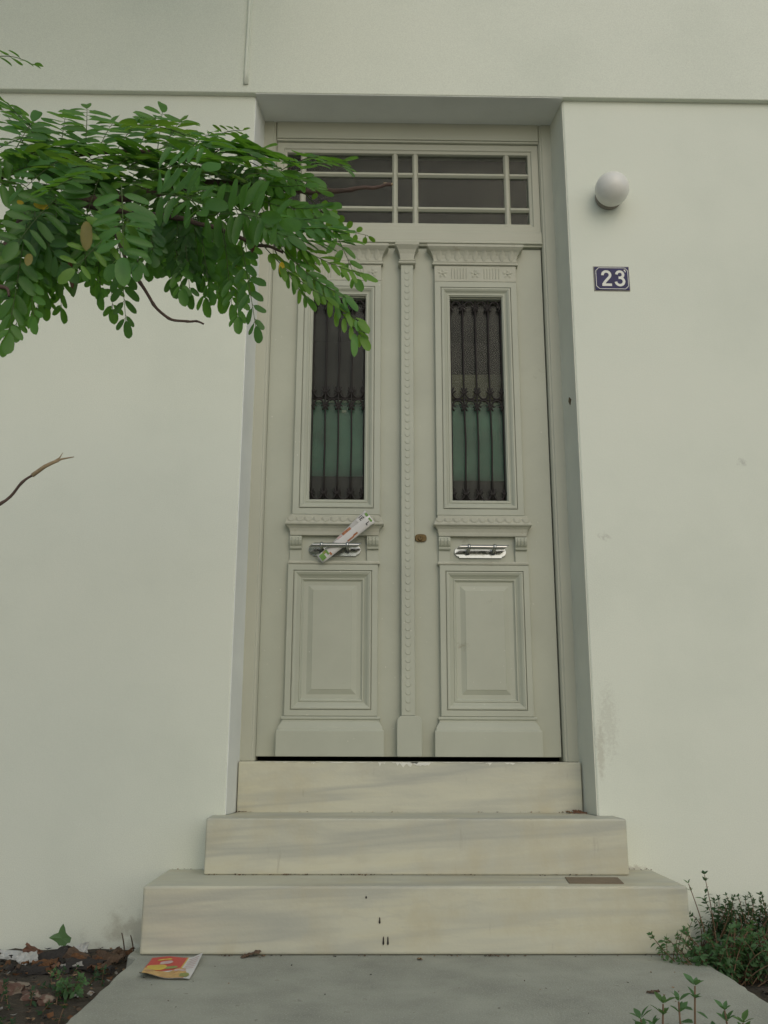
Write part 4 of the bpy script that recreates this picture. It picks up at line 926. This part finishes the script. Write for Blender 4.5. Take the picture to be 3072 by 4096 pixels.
EE = [(0, 0, .3, 1), (.3, 0, 1, .2), (.3, .4, .85, .6), (.3, .8, 1, 1)]
glyph([(0, 0, 1, 1)], .845, .0125, .075, .003, .0145, .005, fl, FB)
glyph(EE, .845, .006, .075, .010, .0145, .005, fl, FB)
glyph([(0, 0, .32, 1), (.32, 0, 1, .22)], .875, -.003, .065, .009, .021, .0078, bd, (-.003, 0))

# ------------------------------------------------------------------ flyer on the path
fly = empty('paper_flyer', (-.74, -.58, .001), 'red and yellow food flyer lying flat on the concrete by the lowest step', 'flyer')
A, B, C_, D_ = Vector((-.800, -.700)), Vector((-.655, -.712)), Vector((-.665, -.436)), Vector((-.818, -.440))
def fp(s_, t, h_=0.0):
    q = (A*(1-s_)+B*s_)*(1-t)+(D_*(1-s_)+C_*s_)*t; z = .0022+.05*max(0, s_-.8)*t+.014*math.exp(-(t/.10)**2)*(1-s_)**2+.002*(1+math.sin(s_*9+t*5))
    return (q.x, q.y, z+h_)
def sheet(nm, mat, fn, n=10, k=10, h_=0.0, parent=fly):
    m = Mesh(); vs_ = []
    for j in range(k+1):
        for i in range(n+1): s_, t = fn(i/n, j/k); vs_.append(fp(s_, t, h_))
    m.add(vs_, [(j*(n+1)+i, j*(n+1)+i+1, (j+1)*(n+1)+i+1, (j+1)*(n+1)+i) for j in range(k) for i in range(n)]); return m.build(nm, mat, parent, recalc=False)
pap = sheet('paper', 'paper_white', lambda a, b_: (a, b_))
sheet('red_print', 'print_red', lambda a, b_: (a*.70, .35+.64*b_), h_=.0006)
sheet('yellow_stripe', 'print_yellow', lambda a, b_: (.70+.025*a, .33+.66*b_), h_=.0006)
sheet('food_print', 'print_tan', lambda a, b_: (.005+(.86+.05*math.sin(b_*5))*a, .01+(.36+.07*math.sin(a*7+1)+.03*math.sin(a*17))*b_), 24, 6, h_=.0009)
def disc(nm, mat, cs, ct, rs, rt_, h_, wob=.0):
    m = Mesh(); n = 22; m.add([fp(cs+rs*(1+wob*math.sin(5*k))*math.cos(2*math.pi*k/n), ct+rt_*(1+wob*math.sin(5*k))*math.sin(2*math.pi*k/n), h_) for k in range(n)], [tuple(range(n))]); m.build(nm, mat, fly, recalc=False)
disc('yellow_oval', 'print_yellow', .22, .50, .20, .13, .0013, .03)
disc('green_print', 'print_lightgreen', .52, .46, .13, .06, .0013, .1)
disc('green_print', 'print_lightgreen', .86, .13, .10, .09, .0013, .1)
disc('pink_print', 'print_pink', .72, .33, .12, .05, .0013, .1)
disc('pale_print', 'print_pink', .36, .70, .14, .07, .0012, .12)
disc('pale_print', 'print_yellow', .30, .84, .16, .035, .0012, .2)
for k in range(6):
    t = .45+.085*k; sheet('text_line', 'print_pink', lambda a, b_, t=t: (.76+.19*a, t+.030*b_), 4, 1, h_=.0006)

# ------------------------------------------------------------------ locust tree
def leaflet_mesh(curl, fold, wig, rnd=1.0):
    m = Mesh(); st = [(0, .02), (.09, .24), (.26, .43), (.52, .5), (.78, .46), (.93, .30), (1, .05)]
    vs_ = []
    for t, h_ in st:
        z = curl*(t*t)-.0; y = t
        vs_ += [(-h_*rnd, y, z+fold*h_+wig*math.sin(t*7)), (0, y, z), (h_*rnd, y, z+fold*h_-wig*math.sin(t*6))]
    m.add(vs_, [(3*i+j, 3*i+j+1, 3*i+4+j, 3*i+3+j) for i in range(6) for j in range(2)]); return m
LF = [leaflet_mesh(-.10, .16, .01), leaflet_mesh(-.22, .10, .02), leaflet_mesh(.05, .22, -.02), leaflet_mesh(-.14, -.08, .03)]
LFD = {}
def leaflet_data(i, t):
    if (i, t) not in LFD: LFD[(i, t)] = LF[i].data('leaflet', 'leaf_'+t, smooth=True)
    return LFD[(i, t)]
tree = empty('locust_tree', (-1.95, -2.1, -.06), 'leafy locust tree whose feathery green branch hangs across the doorway', 'tree')
def wob(pts, n, amp, seed):
    pts = [Vector(p) for p in pts]; out = []
    for i in range(len(pts)-1):
        p0, p1, p2, p3 = pts[max(0, i-1)], pts[i], pts[i+1], pts[min(len(pts)-1, i+2)]
        for k in range(n):
            t = k/n; q = .5*((2*p1)+(p2-p0)*t+(2*p0-5*p1+4*p2-p3)*t*t+(3*p1-p0-3*p2+p3)*t**3)
            out.append(q+amp*noise.noise_vector(Vector((q.x*30, q.y*30, q.z*30+seed))))
    out.append(pts[-1]); return out
m = Mesh(); tp = [(-1.95, -2.1, -.12), (-1.93, -2.09, .3), (-1.97, -2.06, .9), (-1.90, -2.05, 1.4), (-1.93, -2.0, 2.0), (-1.85, -1.95, 2.6), (-1.9, -1.9, 3.2)]
tw = wob(tp, 5, .008, 1); m.tube(tw, .085, .03, seg=12); m.build('trunk', 'trunk_bark', tree, smooth=True)
trunk_join = [(-1.955, -2.06, 1.05), (-1.95, -2.06, 1.0), None, (-1.92, -2.04, 1.5), (-1.94, -2.08, .45), (-1.93, -2.0, 1.95), (-1.95, -2.06, .95), None]
for i, (pts, r0, r1) in enumerate(BRANCHES):
    m = Mesh(); pts = list(pts)
    if i in (0, 3, 4, 5, 6):
        pts = [trunk_join[i]]+pts; r0 *= 1.35
    q = wob(pts, 6, .0035, i*3)
    n = len(q); rad = [(r0+(r1-r0)*k/(n-1))*(1+.22*(k % 6 == 0)+.08*noise.noise((k*.9, i, 0))) for k in range(n)]
    m.tube(q, r0, r1, seg=8, rad=rad)
    random.seed(i+70)
    for k in range(6, n-2, 6):
        if random.random() < .7:
            d = Vector((random.uniform(-1, 1), random.uniform(-1, 1), random.uniform(-1, 1))).normalized(); m.tube([q[k], q[k]+d*rad[k]*1.6, q[k]+d*rad[k]*1.6+(q[k+1]-q[k]).normalized()*.002], rad[k]*.5, rad[k]*.12, seg=5)
    m.build('branch', 'bark', tree, smooth=True)
    if i == 4:
        a, b_ = q[-1], (q[-1]-q[-4]).normalized()
        m = Mesh(); m.tube([q[-10], q[-5], a, a+b_*.012], .0041, .0030, seg=8)
        m.tube([a, a+b_*.014+Vector((.0, 0, .004)), a+b_*.024+Vector((-.004, 0, .010))], .0022, .0004, seg=6)
        m.tube([a, a+b_*.018, a+b_*.036+Vector((.006, 0, -.003))], .0028, .0008, seg=6); m.build('split_end', 'bark_pale', tree, smooth=True)
    if i == 0:
        m = Mesh(); a = q[-1]; m.tube([a-Vector((.016, 0, .000)), a, a+Vector((.004, 0, .001))], .0040, .0022, seg=7); m.build('broken_tip', 'bark_pale', tree, smooth=True)
# unseen foliage added above the frame, spread to shade the upper-left wall
random.seed(77); cr = Mesh()
for k in range(420):
    b0 = Vector((random.uniform(-2.6, -.3), random.uniform(-2.0, -.45), random.uniform(3.9, 5.2))); ax_ = Vector((random.uniform(-1, 1), random.uniform(-1, 1), random.uniform(-.6, .2))).normalized()
    cr.tube([b0, b0+ax_*.22], .001, .0006, seg=4); sd_ = ax_.cross(Vector((random.uniform(-.4, .4), random.uniform(-.4, .4), 1))).normalized()
    for q in range(7):
        for s_ in (-1, 1):
            o_ = b0+ax_*(.05+.026*q); d = (sd_*s_+ax_*.3).normalized(); e_ = ax_*.024; m4 = o_+d*.03
            cr.add([o_, m4-e_*.5, o_+d*.06, m4+e_*.5], [(0, 1, 2, 3)], 1)
for k in range(9):
    a = Vector((-1.88, -1.9, 2.6+.08*k)); cr.tube(wob([a, a+Vector((random.uniform(-.4, .6), random.uniform(-.2, .5), .5)), a+Vector((random.uniform(-.7, 1.5), random.uniform(-.2, 1.3), random.uniform(1.2, 2.2)))], 5, .01, k), .015, .004, seg=6)
tag(cr.build('shade_crown', ['bark', 'leaf_g'], tree, recalc=False), kind='stuff')
CAMV = Vector((-.165, -3.534, .646))
def basis(origin, d, nrm, ln, wd):
    d = d.normalized(); sx = d.cross(nrm).normalized(); nz = sx.cross(d).normalized()
    M_ = Matrix(((sx.x*wd, d.x*ln, nz.x*ln, origin.x), (sx.y*wd, d.y*ln, nz.y*ln, origin.y), (sx.z*wd, d.z*ln, nz.z*ln, origin.z), (0, 0, 0, 1))); return M_
def jit(a): return Vector((random.uniform(-a, a), random.uniform(-a, a), random.uniform(-a, a)))
random.seed(21)
for li, (b0, t0, mode, pairs, ln, tint, hero) in enumerate(LEAVES):
    b0, t0 = Vector(b0), Vector(t0); ax_ = t0-b0; Lr = ax_.length; ax_.normalize()
    tocam = (CAMV-b0).normalized()
    nh = {'F': tocam+Vector((0, 0, .25))+jit(.3), 'H': Vector((0, -.25, 1))+jit(.32), 'A': Vector((0, -.1, 1))+jit(.15), 'D': tocam+jit(.45), 'S': tocam*.7+Vector((0, 0, .6))+jit(.3), 'Y': tocam+jit(.2)}[mode].normalized()
    side = ax_.cross(nh).normalized(); nrm = side.cross(ax_).normalized()
    sag = {'H': .10, 'F': .05, 'A': .05, 'D': .02, 'S': -.06, 'Y': -.12}[mode]*Lr
    def rp(t): return b0+ax_*(Lr*t)+Vector((0, 0, -1))*sag*(4*t*(t-1))*-1*-1
    rm = Mesh(); rm.tube([rp(k/8) for k in range(9)], .0011, .0005, seg=5)
    specs = []
    for k in range(pairs):
        t = .16+.80*k/max(1, pairs-1)*.98
        for s_ in (-1, 1):
            tt = min(1, t+(.03 if s_ > 0 else 0)+random.uniform(-.012, .012))
            if mode == 'D': d = ax_*.55+side*s_*random.uniform(.45, .85)+Vector((0, 0, -.30))+jit(.12)
            elif mode == 'A': d = ax_*.15+side*s_*.8+Vector((.75, 0, -.28))*(s_ if side.x >= 0 else -s_)*.6+jit(.10)
            elif mode == 'S': d = ax_*.85+side*s_*.42+Vector((0, 0, -.12))+jit(.10)
            elif mode == 'F': d = ax_*.16+side*s_+Vector((0, 0, -.22))+jit(.08)
            elif mode == 'H': d = ax_*.30+side*s_*.55+Vector((.85, -.1, -.30))*s_*(1 if side.x >= 0 else -1)*.7+jit(.12)
            else: d = ax_*.38+side*s_*.95+Vector((0, 0, -.12))+jit(.10)
            l_ = (1.14 if mode in 'HFA' else 1.0)*ln*(.72+.34*math.sin(math.pi*min(1, t+.08)))*random.uniform(.88, 1.08)
            wd = l_*(.80 if mode == 'Y' else random.uniform(.26, .34) if mode == 'A' else random.uniform(.36, .46) if mode == 'D' else random.uniform(.28, .35))
            if random.random() < .04: continue
            specs.append((rp(tt), d, (nrm+jit(.28)).normalized(), l_, wd))
    specs.append((rp(1), ax_+jit(.1), (nrm+jit(.2)).normalized(), ln*.95, ln*.48))
    # tiny stalks
    mats = []
    for o_, d, nn, l_, wd in specs:
        d.normalize(); rm.tube([o_, o_+d*.0045], .0006, .0005, seg=4, cap=False)
        mats.append(basis(o_+d*.0035, d, nn, l_, wd))
    if hero:
        lo_ = rm.build('leaf', 'leaf_stalk', tree, smooth=True, recalc=False)
        for M_ in mats:
            i = random.randrange(4); tn = tint if random.random() < .93 else random.choice('gml')
            o = bpy.data.objects.new('leaflet', leaflet_data(i, tn)); COL.objects.link(o); o.parent = lo_; o.matrix_local = M_
    else:
        for M_ in mats:
            i = random.randrange(4); rm.add([M_ @ Vector(v) for v in LF[i].v], LF[i].f, 1)
        lo_ = rm.build('leaf', ['leaf_stalk', 'leaf_'+tint], tree, smooth=True, recalc=False)
for a, b_, wd, t in SINGLE_LEAFLETS:
    a, b_ = Vector(a), Vector(b_); o = bpy.data.objects.new('leaflet', leaflet_data(1, t)); COL.objects.link(o); o.parent = tree
    o.matrix_parent_inverse = Matrix.Translation(tree.location).inverted(); o.matrix_basis = basis(a, b_-a, (CAMV-a).normalized()+jit(.15), (b_-a).length*1.05, wd*1.25)

# ------------------------------------------------------------------ weeds
def small_leaf(rnd=.5):
    m = Mesh(); st = [(0, .03), (.25, .36), (.55, .45), (.82, .25), (1, .02)]; vs_ = []
    for t, h_ in st: z = -.18*t*t; vs_ += [(-h_, t, z+.15*h_), (0, t, z), (h_, t, z+.15*h_)]
    m.add(vs_, [(3*i+j, 3*i+j+1, 3*i+4+j, 3*i+3+j) for i in range(4) for j in range(2)]); return m
SL = small_leaf()
SLD = {k: SL.data('leaf', k, smooth=True) for k in ('weed_leaf', 'weed_dark', 'weed_fresh')}
def stem_curve(base, tip, bend, n=9):
    base, tip = Vector(base), Vector(tip); return [base.lerp(tip, k/n)+Vector(bend)*math.sin(math.pi*k/n) for k in range(n+1)]
def sprig(P, base, tip, bend, leaf_len, nodes, mat, r=.0022, separate=True, whorl=2, start=.25, joined=None):
    pts = stem_curve(base, tip, bend)
    m = Mesh(); m.tube(pts, r, r*.5, seg=6); st = m.build('stem', 'weed_stem', P, smooth=True) if separate else None
    if joined is not None: joined.tube(pts, r, r*.5, seg=5, mi=0)
    n = len(pts)-1
    for k in range(nodes):
        t = start+(1-start)*k/max(1, nodes-1); f = t*n; i = min(n-1, int(f)); pos = pts[i].lerp(pts[i+1], f-i); ax_ = (pts[i+1]-pts[i]).normalized()
        topf = k >= nodes-2; a0 = random.uniform(0, 6.3)
        for q in range(whorl+(3 if topf else 0)):
            a = a0+2*math.pi*q/(whorl+(3 if topf else 0))+random.uniform(-.3, .3)
            e1 = ax_.orthogonal().normalized(); e2 = ax_.cross(e1); out = e1*math.cos(a)+e2*math.sin(a)
            d = (out*(1.0 if not topf else .7)+ax_*(.25 if not topf else .75)+jit(.2)).normalized(); l_ = leaf_len*random.uniform(.55, 1.1)*(.65 if topf else 1)
            d = (d+Vector((0, 0, -.35 if not topf else 0))).normalized(); M_ = basis(pos+d*l_*.12, d, (ax_+jit(.3)).normalized(), l_, l_*random.uniform(.48, .62))
            if separate:
                o = bpy.data.objects.new('leaf', SLD[mat]); COL.objects.link(o); o.parent = P; o.matrix_parent_inverse = Matrix.Translation(P.location).inverted(); o.matrix_basis = M_
            else: joined.add([M_ @ Vector(v) for v in SL.v], SL.f, 1)
random.seed(33)
def bush(name, loc, label, mat, stems, cat='weed', **kw):
    P = empty(name, loc, label, cat); J = Mesh()
    for (b_, t, bend, ll, nd) in stems: sprig(P, b_, t, bend, ll, nd, mat, separate=False, joined=J, **kw)
    tag(J.build('foliage', ['weed_stem', mat], P, smooth=True, recalc=False), kind='stuff'); return P
st = []
for k in range(80):
    a = random.uniform(0, 6.3); rr = random.uniform(0, .10); bx, by = .945+rr*math.cos(a)*1.2, -.50+rr*math.sin(a)*.7
    hh = random.uniform(.06, .17); ox = random.uniform(-.10, .12)
    st.append(((bx, by, -.06), (bx+ox+(bx-.945)*.5, by+random.uniform(-.06, .04), -.06+hh), (random.uniform(-.02, .02), 0, .01), random.uniform(.020, .030), random.randint(8, 12)))
bush('weed_bush', (.94, -.50, -.06), 'dense green weed bush growing against the end of the lowest step', 'weed_leaf', st)
st = []
for k in range(80):
    bx = random.uniform(1.0, 1.30); by = random.uniform(-.12, -.03)
    st.append(((bx, by, -.05), (bx+random.uniform(-.06, .16), by+random.uniform(-.05, .02), random.uniform(.02, .13)), (.01, -.02, .02), random.uniform(.018, .026), random.randint(7, 11)))
bush('wall_weed', (1.15, -.08, -.06), 'dark trailing weed clinging to the foot of the wall', 'weed_dark', st)
st = []
for k in range(40):
    bx = random.uniform(1.0, 1.6); by = random.uniform(-.85, -.2)
    st.append(((bx, by, -.06), (bx+random.uniform(-.05, .05), by+random.uniform(-.05, .05), random.uniform(-.03, .03)), (.01, 0, .01), .016, 6))
bush('low_weed', (1.2, -.5, -.06), 'low straggling weed spreading over soil beside the path', 'weed_dark', st)
P = empty('weed_sprig', (.90, -.45, -.06), 'tall reddish sprig with few leaves in front of the step end', 'weed')
sprig(P, (.90, -.45, -.06), (.846, -.45, .218), (.012, 0, 0), .026, 7, 'weed_leaf', r=.0024, start=.55, whorl=1)
P = empty('weed_sprig', (.97, -.3, -.06), 'tall thin sprig standing between weed bush and wall', 'weed')
sprig(P, (.975, -.3, -.06), (.950, -.3, .225), (.006, 0, 0), .024, 8, 'weed_dark', r=.0022, start=.5, whorl=2)
P = empty('weed_sprig', (.74, -.47, 0), 'small leafy sprig rooted in the joint below the lowest step', 'weed')
for k in range(5): sprig(P, (.755+.01*k, -.45, -.03), (.735+.028*k, -.47+random.uniform(-.02, .02), .035+.018*k), (.0, 0, .01), .020, 6, 'weed_leaf', r=.0015)
# leafy plants in front, at the street end of the path
for (tx, tz, k_, lab) in [(.402, .240, 0, 'tallest upright weed with pointed leaf whorls at the street end of the path'), (.345, .212, 1, 'slim weed with a pale leafy tip at the street end of the path'), (.372, .216, 2, 'weed with drooping round leaves inside the foreground weed group'), (.450, .202, 3, 'small bushy weed at the outer side of the foreground weed group'), (.305, .188, 4, 'lowest weed tip at the inner side of the foreground weed group'), (.480, .182, 5, 'short weed at the outermost edge of the foreground weed group')]:
    bx = tx*.8+.09; P = empty('weed_plant', (bx, -1.78, -.07), lab, 'weed'); random.seed(90+k_)
    sprig(P, (bx, -1.78, -.07), (tx, -1.8, tz), (random.uniform(-.015, .015), 0, 0), .034, 12, ['weed_leaf', 'weed_fresh', 'weed_leaf', 'weed_leaf', 'weed_leaf', 'weed_fresh'][k_], r=.0030, whorl=2, start=.3)
    for j in range(3):
        z_ = random.uniform(.06, .13); ox = random.uniform(-.05, .05)
        sprig(P, (bx, -1.78, -.03), (tx+ox, -1.8+random.uniform(-.05, .05), min(tz-.045, z_+.05)), (ox*.3, 0, 0), .032, 8, 'weed_leaf', r=.0024, whorl=3, start=.3)

# ------------------------------------------------------------------ left border: seedling, rubbish, litter
ivy = empty('ivy_seedling', (-1.20, -.08, -.06), 'single lobed green ivy leaf on a thin stalk before the wall', 'plant')
m = Mesh(); m.tube(stem_curve((-1.20, -.08, -.07), (-1.186, -.15, -.020), (.004, 0, 0)), .0016, .0012, seg=6); m.build('stem', 'weed_fresh', ivy, smooth=True)
m = Mesh(); out = [(0, -.022), (.012, -.026), (.020, -.014), (.030, -.012), (.034, .004), (.022, .012), (.014, .020), (.010, .036), (.003, .048), (-.008, .034), (-.014, .018), (-.030, .012), (-.044, .002), (-.030, -.006), (-.018, -.014), (-.010, -.024)]
cv = Vector((-1.186, -.15, .002)); vs_ = [cv]+[cv+Vector((x, -.006*math.sin(x*60)-.10*abs(x)-.15*z, z)) for x, z in out]; k = len(out)
m.add(vs_, [(0, 1+(i+1)%k, 1+i) for i in range(k)]); m.build('leaf', 'weed_leaf', ivy, recalc=False)
def fragment(nm, loc, sx, sy, rot, curl, seed, mat, label, cat, group=None, th_=.003):
    m = Mesh(); n, k = 10, 6; vs_ = []
    for j in range(k+1):
        for i in range(n+1):
            a, b_ = i/n-.5, j/k-.5; e = 1+.35*noise.noise((a*3+seed, b_*3, seed))
            vs_.append((a*sx*e, b_*sy*(1+.3*noise.noise((a*5, seed, 2))), curl*math.cos(b_*3.0)*sy+.28*sy*noise.noise((a*5, b_*5, seed))))
    m.add(vs_, [(j*(n+1)+i, j*(n+1)+i+1, (j+1)*(n+1)+i+1, (j+1)*(n+1)+i) for j in range(k) for i in range(n)])
    o = m.build(nm, mat, smooth=False, recalc=False); o.location = loc; o.rotation_euler = rot
    s_ = o.modifiers.new('thick', 'SOLIDIFY'); s_.thickness = th_; return tag(o, label, cat, group)
frs = [('bark_piece', (-1.195, -.20, -.022), .13, .07, (.45, -.25, .1), .35, 1, 'litter_dark', 'large dark curled bark piece leaning below the ivy leaf', 'bark'),
 ('bark_piece', (-1.105, -.22, -.020), .11, .06, (.5, .35, -.3), .3, 2, 'litter_brown', 'brown curled bark piece beside the large dark one', 'bark'),
 ('bark_piece', (-1.06, -.30, -.030), .15, .06, (.2, .1, .2), .5, 3, 'litter_dark', 'low black bark strip in the rubbish near the path edge', 'bark'),
 ('bark_piece', (-1.27, -.16, -.015), .09, .05, (.6, .5, .4), .2, 4, 'dead_brown', 'reddish pointed bark sliver against the wall', 'bark'),
 ('bark_piece', (-1.185, -.33, -.040), .20, .05, (.15, .0, .05), .5, 14, 'litter_dark', 'long black bark strip lying on the soil', 'bark'),
 ('dead_leaf', (-1.21, -.27, -.030), .07, .045, (.7, .0, .3), .2, 5, 'litter_rust', 'rust-coloured dead leaf under the large dark bark', 'dead leaf'),
 ('dead_leaf', (-1.09, -.27, -.015), .055, .04, (.8, .3, -.2), .2, 6, 'litter_rust', 'small rust dead leaf among white shards', 'dead leaf'),
 ('dead_leaf', (-1.00, -.30, -.030), .05, .035, (.6, .1, .5), .3, 7, 'litter_rust', 'rust dead leaf at the corner of the path', 'dead leaf'),
 ('dead_leaf', (-1.02, -.18, -.025), .10, .05, (.4, .2, .1), .3, 8, 'litter_brown', 'brown dead leaf before the wall next to the step', 'dead leaf'),
 ('white_shard', (-1.265, -.24, -.015), .075, .045, (.9, -.15, .2), .05, 9, 'shard_white', 'white shard leaning on the dark bark', 'shard'),
 ('white_shard', (-1.34, -.17, -.020), .11, .04, (.8, .05, -.1), .05, 10, 'shard_white', 'long white shard lying against the wall', 'shard'),
 ('white_shard', (-1.115, -.17, -.002), .06, .04, (.9, -.2, .1), .05, 11, 'shard_white', 'small white shard poking up behind the brown bark', 'shard'),
 ('white_shard', (-1.10, -.325, -.018), .085, .018, (.7, -.12, .05), .05, 12, 'litter_grey', 'narrow pale strip over the black bark', 'shard')]
for f_ in frs:
    f_ = list(f_); f_[1] = (f_[1][0], f_[1][1], f_[1][2]-.024); f_[2] *= .85; f_[3] *= .8; fragment(*f_)
random.seed(61)
for k in range(26):
    x, y = random.uniform(-1.42, -.93), random.uniform(-.42, -.12); s_ = random.uniform(.012, .028)
    fragment('dead_leaf', (x, y, -.056+random.uniform(0, .014)), s_*1.7, s_, (random.uniform(-.6, .9), random.uniform(-.6, .6), random.uniform(0, 6)), .45, 200+k, random.choice(['litter_dark', 'litter_brown', 'litter_rust', 'litter_dark', 'dead_brown', 'litter_grey']), 'curled dead leaf in the rubbish heap at the foot of the wall', 'dead leaf', 'dead leaves in the rubbish heap', .001)
for k, (x, y, s_) in enumerate([(-1.16, -.62, .05), (-1.10, -.66, .035), (-1.21, -.58, .04), (-1.05, -.69, .025), (-1.26, -.60, .045)]):
    m = Mesh(); vs_ = []
    bm = bmesh.new(); bmesh.ops.create_icosphere(bm, subdivisions=2, radius=s_)
    for v in bm.verts: v.co *= .8+.9*noise.noise(v.co*26+Vector((k*3, 0, 0))); v.co.z *= .6
    m.add([v.co for v in bm.verts], [[v.index for v in f.verts] for f in bm.faces]); bm.free()
    o = m.build('rubble_stone', 'brick_red'); o.location = (x, y, -.052); tag(o, 'reddish broken brick rubble lump on the bare soil', 'rubble', 'brick rubble on the soil')
for k, (x, y) in enumerate([(-.985, -.10), (-.958, -.085)]):
    m = Mesh(); m.tube(stem_curve((x, y, -.07), (x-.012, y-.01, .012-.01*k), (.003, 0, 0)), .0028, .0018, seg=6); tag(m.build('dry_stalk', 'litter_brown', smooth=True), ['short dry brown stalk between the rubbish and its twin stalk', 'short dry brown stalk closest to the end of the lowest step'][k], 'stalk')
st = []
for k in range(60):
    bx = random.uniform(-1.5, -.95); by = random.uniform(-1.2, -.42)
    st.append(((bx, by, -.07), (bx+random.uniform(-.03, .03), by+random.uniform(-.03, .03), random.uniform(-.045, -.01)), (.0, 0, .0), .022, 4))
bush('soil_weed', (-1.1, -.7, -.06), 'sparse low green weeds on the soil around the brick rubble', 'weed_dark', st)
P = empty('weed_tuft', (-1.0, -.66, -.06), 'small bright weed tuft at the path edge near the brick rubble', 'weed'); random.seed(8)
for k in range(9): sprig(P, (-1.0, -.64, -.065), (-1.0+random.uniform(-.06, .06), -.66+random.uniform(-.05, .03), random.uniform(-.03, .015)), (0, 0, .01), .026, 4, 'weed_leaf', r=.0014)
# loose litter: on the soil and in the step joints
random.seed(17)
J = Mesh()
def crumb(x, y, z, s_, mi):
    M_ = Matrix.Translation((x, y, z)) @ Matrix.Rotation(random.uniform(0, 6.3), 4, 'Z') @ Matrix.Rotation(random.uniform(-.7, .7), 4, 'X')
    c = random.uniform(.1, .5)*s_
    vs_ = [(-s_, -s_*.45, c), (0, -s_*.55, 0), (s_, 0, c), (0, s_*.55, 0), (-s_*.8, s_*.4, c), (0, 0, -s_*.2)]
    J.add([M_ @ Vector(v) for v in vs_], [(0, 1, 5), (1, 2, 5), (2, 3, 5), (3, 4, 5), (4, 0, 5)], mi)
for k in range(2600):
    if random.random() < .65: x, y = random.uniform(-2.2, -.89), random.uniform(-1.6, -.02)
    else: x, y = random.uniform(.9, 2.2), random.uniform(-1.6, -.02)
    crumb(x, y, -.052+.028*noise.noise((x*2.3, y*2.3, 1)), random.uniform(.003, .014), random.choice([0, 1, 1, 2, 2, 2, 3, 4]))
tag(J.build('leaf_litter', ['litter_tan', 'litter_brown', 'litter_dark', 'litter_rust', 'litter_grey'], recalc=False), 'dead leaf litter and grit over the soil beside the path', 'litter', kind='stuff')
J = Mesh()
for k in range(230):
    c = random.random()
    if c < .22: x, y, z = random.choice([random.uniform(-.66, -.60), random.uniform(.56, .655), random.uniform(-.5, .5)]), .125-abs(random.gauss(0, .006)), .389
    elif c < .55: x, y, z = random.uniform(-.72, .74) if random.random() < .4 else random.uniform(-.6, -.1), -.158-abs(random.gauss(0, .008)), .204
    elif c < .62: x, y, z = random.uniform(-.86, -.73), random.uniform(-.03, -.005), .204
    elif c < .66: x, y, z = random.uniform(.74, .86), random.uniform(-.03, -.005), .204
    else: x, y, z = random.choice([random.uniform(-.62, -.42), random.uniform(-.3, .8), random.uniform(.2, .3)]), -.405-abs(random.gauss(0, .012)), .001
    crumb(x, y, z+.002, random.uniform(.0015, .006), random.choice([1, 1, 2, 0, 3]))
for k in range(40): crumb(random.uniform(-.8, .8), random.uniform(-1.4, -.45), .002, random.uniform(.0015, .005), random.choice([0, 1, 2, 3]))
tag(J.build('crumbs', ['litter_tan', 'litter_brown', 'litter_dark', 'litter_rust', 'litter_grey'], recalc=False), 'dry leaf crumbs gathered in the joints of the marble steps', 'litter', kind='stuff')
for k, (x, y, z, s_, mt, lab) in enumerate([(.635, .108, .390, .028, 'dead_brown', 'crumpled brown dead leaf in the step corner under the door frame'), (.60, .112, .390, .018, 'litter_tan', 'small tan dead leaf next to the crumpled brown one'), (.0, -.46, .003, .012, 'litter_tan', 'tiny tan dead leaf alone on the concrete below the steps'), (.60, -.85, .003, .016, 'litter_brown', 'brown dead leaf on the concrete near the weeds'), (-.52, -.415, .004, .03, 'litter_brown', 'thin brown dead leaf against the foot of the lowest step')]):
    fragment('dead_leaf', (x, y, z), s_*2, s_, (.3, .2, k*.9), .25, 20+k, mt, lab, 'dead leaf', th_=.0008)
